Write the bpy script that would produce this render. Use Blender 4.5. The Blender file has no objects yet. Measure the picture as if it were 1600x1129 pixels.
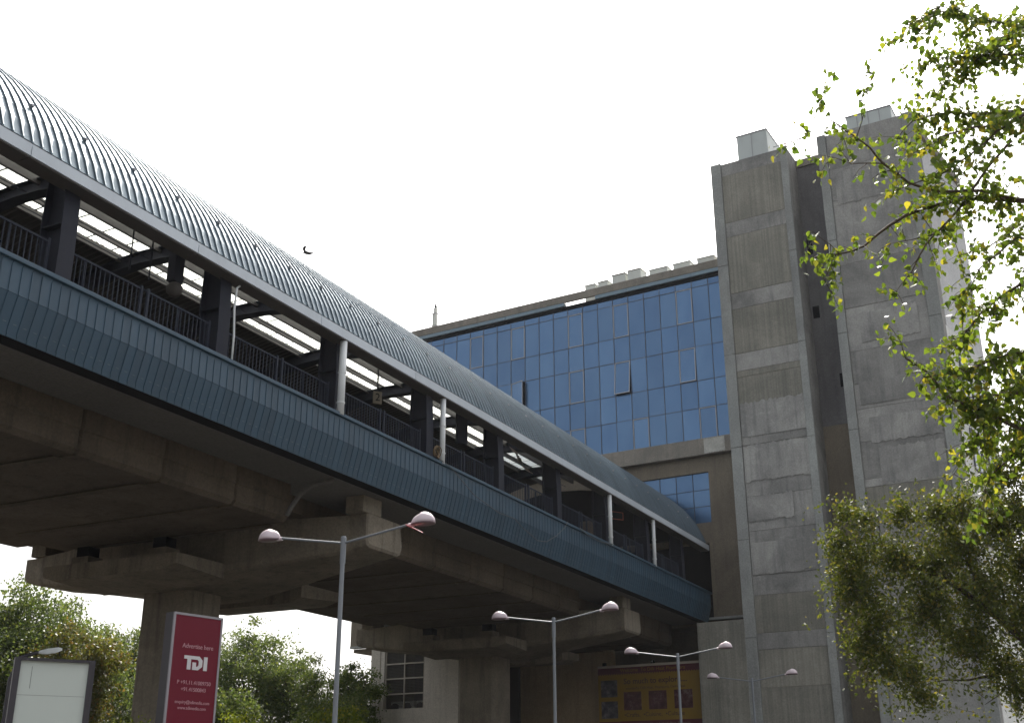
import bpy, bmesh, math, random
import numpy as np
from mathutils import Vector, Matrix
R = math.radians
random.seed(7); RNG = np.random.default_rng(11)
SC = bpy.context.scene
COL = SC.collection

# ------------------------------------------------------------------ camera, sky, sun, exposure
CAMROT = Matrix(((0.4481963, -0.31438899, -0.83682712),
                 (-0.89393031, -0.16071027, -0.41840269),
                 (-0.00294551, 0.93559167, -0.3530716)))
cam_data = bpy.data.cameras.new('camera'); cam = bpy.data.objects.new('camera', cam_data)
COL.objects.link(cam)
cam.matrix_world = CAMROT.to_4x4()
cam_data.sensor_fit = 'HORIZONTAL'; cam_data.sensor_width = 36.0; cam_data.lens = 40.455
cam_data.clip_start = 0.1; cam_data.clip_end = 2000
SC.camera = cam

SUN_AZ, SUN_EL = 20.0, 54.0        # azimuth measured from +X towards +Y
world = bpy.data.worlds.new("World"); SC.world = world; world.use_nodes = True
wn, wl = world.node_tree.nodes, world.node_tree.links
wn.clear()
wo = wn.new('ShaderNodeOutputWorld'); bg = wn.new('ShaderNodeBackground'); sky = wn.new('ShaderNodeTexSky')
sky.sky_type = 'NISHITA'; sky.sun_disc = False; sky.sun_elevation = R(SUN_EL)
sky.sun_rotation = R(90.0 - SUN_AZ); sky.altitude = 200; sky.air_density = 1.3; sky.dust_density = 8.0; sky.ozone_density = 1.0
hs = wn.new('ShaderNodeHueSaturation'); hs.inputs['Saturation'].default_value = 0.25   # thick white summer haze
wl.new(sky.outputs[0], hs.inputs['Color']); wl.new(hs.outputs[0], bg.inputs[0])
bg.inputs[1].default_value = 0.15
wl.new(bg.outputs[0], wo.inputs[0])

sun_d = bpy.data.lights.new('sun', 'SUN'); sun = bpy.data.objects.new('sun', sun_d); COL.objects.link(sun)
sun_d.energy = 3.4; sun_d.angle = R(0.6); sun_d.color = (1.0, 0.95, 0.87)
sv = Vector((math.cos(R(SUN_EL)) * math.cos(R(SUN_AZ)), math.cos(R(SUN_EL)) * math.sin(R(SUN_AZ)), math.sin(R(SUN_EL))))
sun.rotation_euler = sv.to_track_quat('Z', 'Y').to_euler(); sun.location = (0, 0, 60)
SC.view_settings.view_transform = 'Standard'; SC.view_settings.look = 'None'
SC.view_settings.gamma = 1.0; SC.view_settings.use_curve_mapping = False
SC.view_settings.exposure = 1.0
SC.render.engine = 'CYCLES'
SC.cycles.max_bounces = 7; SC.cycles.diffuse_bounces = 4; SC.cycles.transparent_max_bounces = 8

# ------------------------------------------------------------------ materials
def _new(name):
    m = bpy.data.materials.new(name); m.use_nodes = True
    nt = m.node_tree; b = nt.nodes['Principled BSDF']
    return m, nt, b, nt.nodes, nt.links
def mixc(nt, fac, a, b, blend='MIX'):
    n = nt.nodes.new('ShaderNodeMix'); n.data_type = 'RGBA'; n.blend_type = blend
    for k, v in ((0, fac), (6, a), (7, b)):
        if hasattr(v, 'is_linked'): nt.links.new(v, n.inputs[k])
        elif isinstance(v, (int, float)): n.inputs[k].default_value = v
        else: n.inputs[k].default_value = (*v, 1)
    return n.outputs[2]
def ramp(nt, src, p0, p1, c0=(0, 0, 0), c1=(1, 1, 1)):
    n = nt.nodes.new('ShaderNodeValToRGB'); nt.links.new(src, n.inputs[0])
    e = n.color_ramp.elements; e[0].position = p0; e[1].position = p1
    e[0].color = (*c0, 1); e[1].color = (*c1, 1)
    return n.outputs[0]
def noise(nt, scale=(1, 1, 1), s=1.0, detail=5, rough=0.6, seed=True, dist=0.0):
    g = nt.nodes.new('ShaderNodeNewGeometry'); mp = nt.nodes.new('ShaderNodeMapping')
    mp.inputs['Scale'].default_value = scale
    if seed:
        oi = nt.nodes.new('ShaderNodeObjectInfo'); ml = nt.nodes.new('ShaderNodeVectorMath'); ml.operation = 'SCALE'
        ml.inputs[0].default_value = (37.0, 23.0, 51.0); nt.links.new(oi.outputs['Random'], ml.inputs['Scale'])
        nt.links.new(ml.outputs[0], mp.inputs['Location'])
    nt.links.new(g.outputs['Position'], mp.inputs['Vector'])
    t = nt.nodes.new('ShaderNodeTexNoise'); t.inputs['Scale'].default_value = s
    t.inputs['Detail'].default_value = detail; t.inputs['Roughness'].default_value = rough
    t.inputs['Distortion'].default_value = dist
    nt.links.new(mp.outputs[0], t.inputs['Vector'])
    return t.outputs[0]
def bump(nt, b, h, strength=0.3, dist=0.01):
    n = nt.nodes.new('ShaderNodeBump'); n.inputs['Strength'].default_value = strength; n.inputs['Distance'].default_value = dist
    nt.links.new(h, n.inputs['Height']); nt.links.new(n.outputs[0], b.inputs['Normal'])
def objrand(nt, lo, hi):
    oi = nt.nodes.new('ShaderNodeObjectInfo'); mr = nt.nodes.new('ShaderNodeMapRange')
    mr.inputs['To Min'].default_value = lo; mr.inputs['To Max'].default_value = hi
    nt.links.new(oi.outputs['Random'], mr.inputs['Value'])
    return mr.outputs[0]
def scale_by(nt, col, val):
    n = nt.nodes.new('ShaderNodeVectorMath'); n.operation = 'SCALE'
    nt.links.new(col, n.inputs[0]); nt.links.new(val, n.inputs['Scale'])
    return n.outputs[0]

def concrete(name, light, dark, stain=(0.06, 0.06, 0.06), streak=0.45, boards=0.0, var=0.12, big=0.22, rough=0.9, blotch=(0.35, 0.68), seed=True):
    m, nt, b, N, L = _new(name)
    n1 = ramp(nt, noise(nt, (1, 1, 1), big, 7, 0.62, seed, dist=0.6), *blotch)
    c = mixc(nt, n1, dark, light)
    n2 = ramp(nt, noise(nt, (3.2, 3.2, 0.22), 1.0, 4, 0.6, seed), 0.52, 0.74)
    f2 = N.new('ShaderNodeMath'); f2.operation = 'MULTIPLY'; L.new(n2, f2.inputs[0]); f2.inputs[1].default_value = streak
    c = mixc(nt, f2.outputs[0], c, stain)
    n4 = ramp(nt, noise(nt, (1, 1, 1.6), 1.4, 5, 0.7, seed), 0.55, 0.8)
    f4 = N.new('ShaderNodeMath'); f4.operation = 'MULTIPLY'; L.new(n4, f4.inputs[0]); f4.inputs[1].default_value = 0.35
    c = mixc(nt, f4.outputs[0], c, [min(1, x * 1.35) for x in light])
    n3 = noise(nt, (1, 1, 1), 14, 4, 0.7)
    g3 = ramp(nt, n3, 0.3, 0.72, (0.78, 0.78, 0.78), (1.16, 1.16, 1.16))
    c = mixc(nt, 1.0, c, g3, 'MULTIPLY')
    h = n3
    if boards:
        nb = noise(nt, (9.0, 9.0, 0.05), 1.0, 2, 0.5)
        gb = ramp(nt, nb, 0.36, 0.64, (1 - boards, 1 - boards, 1 - boards), (1 + boards * .6, 1 + boards * .58, 1 + boards * .5))
        c = mixc(nt, 1.0, c, gb, 'MULTIPLY')
    c = scale_by(nt, c, objrand(nt, 1 - var, 1 + var))
    L.new(c, b.inputs['Base Color']); b.inputs['Roughness'].default_value = rough
    b.inputs['Specular IOR Level'].default_value = 0.25
    bump(nt, b, h, 0.35, 0.02)
    return m
def paint(name, col, rough=0.5, metal=0.0, var=0.06, dirt=0.25, dirtcol=None, spec=0.5, s=1.2):
    m, nt, b, N, L = _new(name)
    n1 = ramp(nt, noise(nt, (1, 1, 0.45), s, 6, 0.65), 0.45, 0.78)
    f = N.new('ShaderNodeMath'); f.operation = 'MULTIPLY'; L.new(n1, f.inputs[0]); f.inputs[1].default_value = dirt
    c = mixc(nt, f.outputs[0], col, dirtcol or [x * 0.55 + 0.02 for x in col])
    c = scale_by(nt, c, objrand(nt, 1 - var, 1 + var))
    L.new(c, b.inputs['Base Color'])
    n2 = noise(nt, (1, 1, 1), 6, 4, 0.6)
    mr = N.new('ShaderNodeMapRange'); mr.inputs['To Min'].default_value = rough - .08; mr.inputs['To Max'].default_value = rough + .1
    L.new(n2, mr.inputs['Value']); L.new(mr.outputs[0], b.inputs['Roughness'])
    b.inputs['Metallic'].default_value = metal; b.inputs['Specular IOR Level'].default_value = spec
    return m
def leafmat(name, c0, c1, c2, island=True, trans=0.45, gloss=0.35):
    m = bpy.data.materials.new(name); m.use_nodes = True; nt = m.node_tree; N, L = nt.nodes, nt.links; N.clear()
    out = N.new('ShaderNodeOutputMaterial')
    if island: r = N.new('ShaderNodeNewGeometry').outputs['Random Per Island']
    else: r = N.new('ShaderNodeObjectInfo').outputs['Random']
    cr = N.new('ShaderNodeValToRGB'); L.new(r, cr.inputs[0]); e = cr.color_ramp.elements
    e[0].position = 0.0; e[0].color = (*c0, 1); e[1].position = 0.85; e[1].color = (*c1, 1)
    x = e.new(0.97); x.color = (*c2, 1)
    b = N.new('ShaderNodeBsdfPrincipled'); L.new(cr.outputs[0], b.inputs['Base Color'])
    b.inputs['Roughness'].default_value = gloss; b.inputs['Specular IOR Level'].default_value = 0.3
    t = N.new('ShaderNodeBsdfTranslucent')
    bright = N.new('ShaderNodeVectorMath'); bright.operation = 'MULTIPLY'; bright.inputs[1].default_value = (1.9, 1.85, 0.9)
    L.new(cr.outputs[0], bright.inputs[0]); L.new(bright.outputs[0], t.inputs['Color'])
    mx = N.new('ShaderNodeMixShader'); mx.inputs[0].default_value = trans
    L.new(b.outputs[0], mx.inputs[1]); L.new(t.outputs[0], mx.inputs[2]); L.new(mx.outputs[0], out.inputs[0])
    return m

M = {}
M['conc_tower'] = concrete('smooth tower concrete', (0.39, 0.38, 0.355), (0.165, 0.163, 0.156), (0.10, 0.105, 0.11), streak=0.5, var=0.17, big=0.30, blotch=(0.30, 0.66))
M['conc_board'] = concrete('board marked concrete', (0.315, 0.30, 0.255), (0.205, 0.20, 0.172), (0.12, 0.115, 0.11), streak=0.4, boards=0.13, var=0.08, big=0.3)
M['conc_pil'] = concrete('pilaster concrete', (0.35, 0.36, 0.34), (0.25, 0.255, 0.245), (0.15, 0.15, 0.15), streak=0.3, var=0.03, big=0.4, seed=False)
M['conc_brown'] = concrete('brown cement render', (0.24, 0.205, 0.155), (0.165, 0.14, 0.108), (0.09, 0.077, 0.062), streak=0.4, var=0.05)
M['conc_warm'] = concrete('warm brown render', (0.40, 0.30, 0.19), (0.28, 0.21, 0.135), (0.16, 0.12, 0.085), streak=0.4, var=0.05)
M['conc_gap'] = concrete('dark recess concrete', (0.20, 0.195, 0.195), (0.125, 0.12, 0.122), (0.07, 0.07, 0.07), streak=0.5, var=0.05)  # darker grey than the shafts on either side
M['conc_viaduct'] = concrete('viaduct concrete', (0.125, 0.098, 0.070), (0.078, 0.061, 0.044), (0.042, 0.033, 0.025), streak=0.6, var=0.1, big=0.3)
M['conc_slab'] = concrete('slab soffit concrete', (0.17, 0.16, 0.15), (0.14, 0.132, 0.124), (0.10, 0.095, 0.09), streak=0.1, var=0.05, big=0.15)
M['conc_cap'] = concrete('pier cap concrete', (0.25, 0.215, 0.165), (0.165, 0.14, 0.108), (0.07, 0.058, 0.046), streak=0.65, var=0.05, big=0.5)
M['conc_parapet'] = concrete('parapet concrete', (0.30, 0.27, 0.23), (0.20, 0.185, 0.16), (0.12, 0.11, 0.10), streak=0.4, var=0.06, big=0.6)
M['plaster_white'] = concrete('white plaster', (0.84, 0.84, 0.81), (0.76, 0.76, 0.73), (0.4, 0.4, 0.38), streak=0.25, var=0.03)
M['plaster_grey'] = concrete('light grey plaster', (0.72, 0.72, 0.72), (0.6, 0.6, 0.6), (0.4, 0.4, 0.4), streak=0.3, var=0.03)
M['plaster_pale'] = concrete('pale patch plaster', (0.55, 0.54, 0.49), (0.40, 0.39, 0.35), (0.3, 0.3, 0.28), streak=0.1, var=0.02, big=1.2)
M['plaster_room'] = concrete('service room plaster', (0.66, 0.61, 0.53), (0.55, 0.50, 0.43), (0.16, 0.14, 0.12), streak=0.25, var=0.03)
M['roof'] = paint('galvalume roof sheet', (0.135, 0.175, 0.205), 0.50, 0.5, 0.10, 0.5, (0.085, 0.11, 0.135))
M['gutter'] = paint('painted gutter metal', (0.55, 0.60, 0.65), 0.5, 0.0, 0.05, 0.3)
M['soffit'] = paint('brown soffit sheet', (0.065, 0.055, 0.05), 0.6, 0.0, 0.05, 0.3)
M['steel'] = paint('dark blue grey steel paint', (0.018, 0.020, 0.033), 0.65, 0.0, 0.08, 0.4, (0.012, 0.012, 0.016), spec=0.25)
M['purlin'] = paint('grey purlin paint', (0.055, 0.05, 0.05), 0.6, 0.0, 0.05, 0.3)
M['rail'] = paint('railing paint', (0.032, 0.037, 0.054), 0.7, 0.0, 0.05, 0.3, spec=0.15)
M['fascia'] = paint('blue fascia panel paint', (0.026, 0.064, 0.102), 0.55, 0.0, 0.12, 0.45, (0.020, 0.045, 0.070))
M['clip_glint'] = paint('fixing clip', (0.11, 0.15, 0.18), 0.5, 0.2)
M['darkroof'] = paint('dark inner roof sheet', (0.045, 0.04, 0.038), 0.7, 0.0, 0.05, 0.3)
M['pipe'] = paint('white downpipe paint', (0.72, 0.74, 0.74), 0.45, 0.0, 0.04, 0.3)
M['black'] = paint('black void paint', (0.008, 0.008, 0.010), 0.9, spec=0.1)
M['alu'] = paint('aluminium frame', (0.34, 0.34, 0.35), 0.45, 0.35, 0.05, 0.3)
M['mullion'] = paint('dark mullion', (0.075, 0.085, 0.11), 0.5, 0.2, 0.05, 0.2)
M['clad'] = paint('blue grey cladding', (0.17, 0.24, 0.29), 0.45, 0.2, 0.05, 0.3)
M['duct'] = paint('pale duct sheet', (0.62, 0.64, 0.60), 0.5, 0.0, 0.05, 0.35)
M['tank'] = paint('white grey panel sheet', (0.52, 0.56, 0.54), 0.5, 0.0, 0.05, 0.35)
M['pole'] = paint('galvanised lamp pole', (0.22, 0.235, 0.255), 0.5, 0.2, 0.05, 0.35)
M['dome'] = paint('pinkish lamp dome', (0.70, 0.59, 0.62), 0.4, 0.0, 0.03, 0.25, (0.5, 0.38, 0.42))
M['lens'] = paint('lamp underside', (0.16, 0.10, 0.11), 0.3)
M['redfilm'] = paint('red plastic', (0.45, 0.06, 0.07), 0.4)
M['signred'] = paint('sign red vinyl', (0.15, 0.008, 0.022), 0.4, 0.0, 0.0, 0.3, (0.10, 0.008, 0.017), spec=0.2)
M['signwhite'] = paint('sign white print', (0.62, 0.60, 0.60), 0.5, 0, 0, 0.1)
M['signpink'] = paint('sign faded print', (0.50, 0.26, 0.29), 0.5, 0, 0, 0.1)
M['boardwhite'] = paint('white board sheet', (0.62, 0.66, 0.60), 0.6, 0, 0, 0.2, (0.5, 0.54, 0.5))
M['frame'] = paint('dark board frame', (0.05, 0.043, 0.05), 0.5, 0.1)
M['framelight'] = paint('grey sign frame', (0.30, 0.28, 0.30), 0.45, 0.3)
M['banyellow'] = paint('banner yellow', (0.27, 0.16, 0.015), 0.6, 0, 0, 0.2)  # banner colours set dark to carry the deep shade under the viaduct
M['banred'] = paint('banner maroon', (0.10, 0.016, 0.024), 0.6, 0, 0, 0.2)
M['bantext'] = paint('banner print dark', (0.06, 0.022, 0.015), 0.6, 0, 0, 0.1)
M['banpale'] = paint('banner print pale', (0.25, 0.18, 0.17), 0.6, 0, 0, 0.1)
M['cream'] = paint('cream window bar', (0.42, 0.37, 0.30), 0.6)
M['mesh'] = paint('dark wire mesh', (0.10, 0.09, 0.08), 0.6)
M['acwhite'] = paint('air conditioner casing', (0.62, 0.62, 0.58), 0.5)
M['bark'] = concrete('bark', (0.16, 0.12, 0.09), (0.08, 0.06, 0.045), (0.05, 0.04, 0.03), streak=0.4, big=3)
M['barkdark'] = concrete('dark bark', (0.07, 0.055, 0.045), (0.04, 0.03, 0.025), (0.03, 0.02, 0.02), streak=0.4, big=3)
M['birdblack'] = paint('dark plumage', (0.02, 0.018, 0.016), 0.7)
M['yellowcable'] = paint('ochre cable', (0.16, 0.10, 0.04), 0.6)
M['greycable'] = paint('grey cable', (0.10, 0.11, 0.12), 0.6)
M['cloth'] = paint('faded cloth', (0.55, 0.47, 0.43), 0.8)
M['signnum'] = paint('number sign face', (0.13, 0.105, 0.065), 0.6)
M['orange'] = paint('orange red sign paint', (0.35, 0.07, 0.03), 0.5)
M['rust'] = paint('rust red steel', (0.30, 0.09, 0.07), 0.6)
M['asphalt'] = concrete('asphalt', (0.06, 0.06, 0.06), (0.045, 0.045, 0.045), (0.03, 0.03, 0.03), streak=0.0, big=0.4)
M['paving'] = concrete('dusty paving', (0.07, 0.063, 0.053), (0.05, 0.045, 0.038), (0.1, 0.09, 0.08), streak=0.0, big=0.3)
M['paintline'] = paint('road paint', (0.7, 0.7, 0.66), 0.7)
# tinted reflective glass
def glassmat(name, col, rough):
    m, nt, b, N, L = _new(name)
    rgb = N.new('ShaderNodeRGB'); rgb.outputs[0].default_value = (*col, 1)
    n1 = noise(nt, (1, 1, 0.5), 0.5, 5, 0.6)
    g = ramp(nt, n1, 0.3, 0.75, (0.8, 0.84, 0.88), (1.16, 1.12, 1.06))
    c = mixc(nt, 1.0, rgb.outputs[0], g, 'MULTIPLY')
    c = scale_by(nt, c, objrand(nt, 0.92, 1.08))
    L.new(c, b.inputs['Base Color']); b.inputs['Metallic'].default_value = 0.5; b.inputs['Roughness'].default_value = rough
    bump(nt, b, noise(nt, (1, 1, 1), 0.8, 3, 0.5), 0.06, 0.05)
    return m
M['glass'] = glassmat('blue reflective glazing', (0.092, 0.178, 0.318), 0.18)
M['glassdark'] = glassmat('dark window glass', (0.05, 0.07, 0.10), 0.12)
def translucent_sheet():
    m = bpy.data.materials.new('translucent roof sheet'); m.use_nodes = True; nt = m.node_tree; N, L = nt.nodes, nt.links; N.clear()
    out = N.new('ShaderNodeOutputMaterial'); t = N.new('ShaderNodeBsdfTranslucent'); t.inputs[0].default_value = (0.78, 0.80, 0.74, 1)
    d = N.new('ShaderNodeBsdfTransparent'); d.inputs[0].default_value = (0.9, 0.93, 0.88, 1)
    mx = N.new('ShaderNodeMixShader'); mx.inputs[0].default_value = 0.22
    L.new(t.outputs[0], mx.inputs[1]); L.new(d.outputs[0], mx.inputs[2]); L.new(mx.outputs[0], out.inputs[0])
    return m
M['skylight'] = translucent_sheet()
M['leaf_peepal'] = leafmat('peepal leaves', (0.045, 0.08, 0.015), (0.115, 0.15, 0.022), (0.24, 0.21, 0.03), True, 0.5, 0.4)
M['leaf_peepal_one'] = leafmat('peepal leaf', (0.045, 0.08, 0.015), (0.115, 0.15, 0.022), (0.24, 0.21, 0.03), False, 0.5, 0.4)
M['leaf_bushy'] = leafmat('small olive leaves', (0.035, 0.05, 0.011), (0.075, 0.085, 0.018), (0.14, 0.12, 0.03), True, 0.42, 0.55)
M['leaf_far'] = leafmat('far tree leaves', (0.045, 0.072, 0.028), (0.092, 0.118, 0.045), (0.13, 0.145, 0.055), True, 0.42, 0.5)
M['leaf_rust'] = leafmat('rusty tree leaves', (0.06, 0.075, 0.022), (0.105, 0.10, 0.032), (0.14, 0.085, 0.03), True, 0.35, 0.45)
M['leaf_lime'] = leafmat('lime shrub leaves', (0.08, 0.12, 0.015), (0.16, 0.19, 0.02), (0.28, 0.26, 0.03), True, 0.35, 0.45)

# ------------------------------------------------------------------ mesh helpers
MW = {}                                   # world matrices of Empties / parts (kept by hand, no depsgraph needed)
def mw(o): return MW.get(o.name, Matrix.Identity(4)) if o else Matrix.Identity(4)
class MB:
    def __init__(s, xf=None): s.v = []; s.f = []; s.mi = []; s.xf = xf; s.slot = 0
    def add(s, vs, fs):
        n = len(s.v); s.v += [tuple(s.xf(*p)) if s.xf else tuple(p) for p in vs]
        s.f += [[i + n for i in f] for f in fs]; s.mi += [s.slot] * len(fs); return s
    def box(s, x0, x1, y0, y1, z0, z1):
        return s.add([(x0, y0, z0), (x1, y0, z0), (x1, y1, z0), (x0, y1, z0), (x0, y0, z1), (x1, y0, z1), (x1, y1, z1), (x0, y1, z1)],
                     [[0, 3, 2, 1], [4, 5, 6, 7], [0, 1, 5, 4], [1, 2, 6, 5], [2, 3, 7, 6], [3, 0, 4, 7]])
    def loft(s, rings, caps=True, closed=True):
        k = len(rings[0]); vs = [p for r in rings for p in r]; fs = []
        for i in range(len(rings) - 1):
            for j in range(k if closed else k - 1):
                a, b = i * k + j, i * k + (j + 1) % k
                fs.append([a, b, b + k, a + k])
        if caps: fs.append(list(range(k))[::-1]); fs.append([(len(rings) - 1) * k + j for j in range(k)])
        return s.add(vs, fs)
    def prism_x(s, poly, x0, x1):           # polygon in (y, z) pushed along x
        return s.loft([[(x0, y, z) for y, z in poly], [(x1, y, z) for y, z in poly]])
    def prism_z(s, poly, z0, z1):
        return s.loft([[(x, y, z0) for x, y in poly], [(x, y, z1) for x, y in poly]])
    def tube(s, pts, r, n=8, r1=None):
        P = [Vector(p) for p in pts]; m = len(P); rings = []
        up = None
        for i, p in enumerate(P):
            t = (P[min(i + 1, m - 1)] - P[max(i - 1, 0)]).normalized()
            if up is None:
                a = Vector((0, 0, 1)) if abs(t.z) < 0.9 else Vector((1, 0, 0)); up = (a - t * a.dot(t)).normalized()
            else: up = (up - t * up.dot(t)).normalized()
            w = t.cross(up); rr = r if r1 is None else r + (r1 - r) * i / (m - 1)
            rings.append([tuple(p + (up * math.cos(2 * math.pi * j / n) + w * math.sin(2 * math.pi * j / n)) * rr) for j in range(n)])
        return s.loft(rings)
    def lathe(s, prof, n=16, c=(0, 0, 0)):
        return s.loft([[(c[0] + r * math.cos(2 * math.pi * j / n), c[1] + r * math.sin(2 * math.pi * j / n), c[2] + z) for j in range(n)] for r, z in prof])
    def mesh(s, name, mats, inv=None, smooth=False):
        me = bpy.data.meshes.new(name)
        vs = s.v if inv is None else [tuple(inv @ Vector(p)) for p in s.v]
        me.from_pydata(vs, [], s.f); me.update()
        bm = bmesh.new(); bm.from_mesh(me); bmesh.ops.recalc_face_normals(bm, faces=bm.faces); bm.to_mesh(me); bm.free()
        for m in (mats if isinstance(mats, (list, tuple)) else [mats]): me.materials.append(M[m])
        if len(me.polygons) == len(s.mi): me.polygons.foreach_set('material_index', s.mi)
        if smooth: me.polygons.foreach_set('use_smooth', [True] * len(me.polygons))
        return me
    def build(s, name, mats, parent=None, smooth=False, local=False, bevel=0.0, label=None):
        base = mw(parent)
        me = s.mesh(name, mats, None if (local or parent is None) else base.inverted(), smooth)
        return put(name, me, parent, bevel=bevel, label=label)
def put(name, me, parent=None, loc=(0, 0, 0), rot=None, bevel=0.0, label=None, scale=None):
    o = bpy.data.objects.new(name, me); COL.objects.link(o)
    if parent: o.parent = parent
    o.location = loc
    if rot: o.rotation_euler = rot
    if scale: o.scale = scale
    mat = Matrix.LocRotScale(Vector(loc), o.rotation_euler.to_quaternion(), o.scale)
    MW[o.name] = mw(parent) @ mat
    if bevel:
        b = o.modifiers.new('bevel', 'BEVEL'); b.width = bevel; b.segments = 2; b.limit_method = 'ANGLE'
    if label: o['label'] = label
    return o
def thing(name, label, cat, loc=(0, 0, 0), rz=0.0, group=None):
    o = put(name, None, None, loc, (0, 0, rz)); o.empty_display_size = 0.3
    return tag(o, label, cat, group)
def tag(o, label=None, cat=None, group=None, kind=None):
    if label: o['label'] = label
    if cat: o['category'] = cat
    if group: o['group'] = group
    if kind: o['kind'] = kind
    return o
def copy_tree(o, loc, rz, label):
    kids = {}
    for c in bpy.data.objects:
        if c.parent: kids.setdefault(c.parent.name, []).append(c)
    def rec(src, par):
        n = src.copy(); COL.objects.link(n)
        if par: n.parent = par
        for ch in kids.get(src.name, []): rec(ch, n)
        return n
    r = rec(o, None); r.location = loc; r.rotation_euler = (0, 0, rz); r['label'] = label
    return r
def text(body, size, mat, parent, x, z, y=-0.02, align='CENTER', depth=0.003, bold=0.0, name='lettering', sx=1.0):
    cu = bpy.data.curves.new(name, 'FONT'); cu.body = body; cu.size = size; cu.align_x = align; cu.align_y = 'CENTER'
    cu.extrude = depth; cu.offset = bold
    o = bpy.data.objects.new(name, cu); COL.objects.link(o)
    dg = bpy.context.evaluated_depsgraph_get(); dg.update()
    me = bpy.data.meshes.new_from_object(o.evaluated_get(dg))
    bpy.data.objects.remove(o); bpy.data.curves.remove(cu)
    me.materials.clear(); me.materials.append(M[mat])
    return put(name, me, parent, (x, y, z), (R(90), 0, 0), scale=(sx, 1, 1))

# ------------------------------------------------------------------ tree skeletons (world coordinates, metres)
PEEPAL_LIMBS = [
    ([(16.93, -1.28, 7.6), (16.19, -0.03, 7.87), (15.72, 0.77, 7.88), (15.44, 1.28, 7.7), (15.2, 1.7, 7.43), (15.07, 2.06, 7.13), (14.87, 2.37, 6.99), (14.63, 2.67, 6.9)], 0.046, 0.005),
    ([(14.87, 2.37, 6.99), (14.7, 2.45, 7.08), (14.43, 2.57, 7.14)], 0.008, 0.003),
    ([(14.86, 2.42, 6.99), (14.82, 2.5, 6.82), (14.79, 2.59, 6.59)], 0.008, 0.003),
    ([(16.99, -1.6, 9.44), (16.47, -0.25, 9.47), (16.17, 0.29, 9.39), (15.92, 0.76, 9.39), (15.64, 1.25, 9.23), (15.54, 1.46, 8.97)], 0.028, 0.006),
    ([(16.99, -1.42, 10.45), (16.57, -0.39, 10.46), (16.34, 0.09, 10.46), (16.1, 0.64, 10.44), (15.87, 1.01, 10.4)], 0.022, 0.004),
    ([(16.48, -0.85, 11.12), (16.39, -0.17, 10.74), (16.31, 0.11, 10.51), (16.19, 0.53, 10.12), (16.06, 0.89, 9.93)], 0.018, 0.004),
    ([(15.92, -1.47, 8.7), (15.49, -0.21, 8.76), (15.32, 0.15, 8.66), (15.03, 0.67, 8.54), (14.8, 1.02, 8.31), (14.73, 1.24, 8.2)], 0.026, 0.006),
    ([(15.11, -1.06, 8.96), (15.1, 0.16, 8.45), (15.07, 0.36, 8.27), (14.97, 0.71, 8.02), (14.83, 1.17, 7.81), (14.74, 1.55, 7.69)], 0.022, 0.005),
    ([(16.19, -0.03, 7.87), (15.29, 0.98, 7.82), (14.9, 1.35, 7.86), (14.46, 1.6, 8.0), (14.25, 1.71, 8.15), (14.04, 1.87, 8.27), (13.75, 2.02, 8.33), (13.57, 2.14, 8.4), (13.38, 2.15, 8.5)], 0.022, 0.004),
    ([(14.05, 1.84, 8.26), (13.97, 1.74, 8.42), (13.81, 1.62, 8.69)], 0.007, 0.003),
    ([(14.46, 1.6, 8.0), (14.2, 1.98, 7.96), (13.94, 2.16, 7.97)], 0.009, 0.003),
    ([(13.75, 2.02, 8.33), (13.66, 2.19, 8.24), (13.55, 2.39, 8.17)], 0.007, 0.003),
    ([(15.97, -0.0, 8.73), (15.6, 0.79, 7.67), (15.37, 1.25, 7.15), (15.32, 1.51, 6.72), (15.21, 1.73, 6.43)], 0.022, 0.004),
    ([(15.34, 1.15, 7.23), (15.03, 1.7, 7.07)], 0.01, 0.003),
    ([(17.04, -0.42, 4.39), (16.24, 0.98, 4.92), (15.87, 1.29, 5.02), (15.75, 1.36, 5.07), (15.55, 1.5, 5.32), (15.26, 1.73, 5.47), (15.09, 1.74, 5.64)], 0.034, 0.004),
    ([(16.43, 0.31, 5.73), (16.06, 0.71, 5.54), (15.88, 1.02, 5.4), (15.56, 1.51, 5.28)], 0.013, 0.004),
    ([(16.89, -0.41, 5.27), (16.3, 0.79, 5.12), (15.97, 1.3, 5.05)], 0.02, 0.006),
    ([(17.1, -0.85, 7.01), (16.84, 0.16, 6.91), (16.65, 0.71, 6.55), (16.48, 1.1, 6.07), (16.37, 1.3, 5.77)], 0.028, 0.004),
    ([(17.71, -1.04, 6.21), (17.23, 0.17, 5.86), (16.98, 0.75, 5.29), (16.85, 1.18, 4.56), (16.72, 1.46, 4.19)], 0.03, 0.004),
    ([(17.56, -1.08, 8.42), (17.2, 0.01, 8.08), (17.05, 0.55, 7.66), (16.88, 0.96, 7.52)], 0.022, 0.004),
    ([(16.22, -1.78, 10.5), (15.8, -0.51, 10.37), (15.37, 0.13, 10.47), (15.02, 0.59, 10.61), (14.9, 1.04, 10.4)], 0.022, 0.004),
    ([(16.01, -0.68, 6.78), (15.48, 0.13, 7.02), (15.42, 0.66, 6.63), (15.47, 0.92, 6.23)], 0.02, 0.004),
    ([(17.76, -0.37, 5.16), (17.44, 0.51, 4.81), (17.25, 1.0, 4.26), (17.24, 1.23, 3.82)], 0.024, 0.004),
]
PEEPAL_TRUNK = [(19.0, -0.05, 0.43), (18.96, -0.48, 2.96), (18.14, -0.97, 5.57), (17.41, -1.24, 7.26), (16.88, -1.64, 9.21), (16.56, -1.85, 10.7)]
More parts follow.
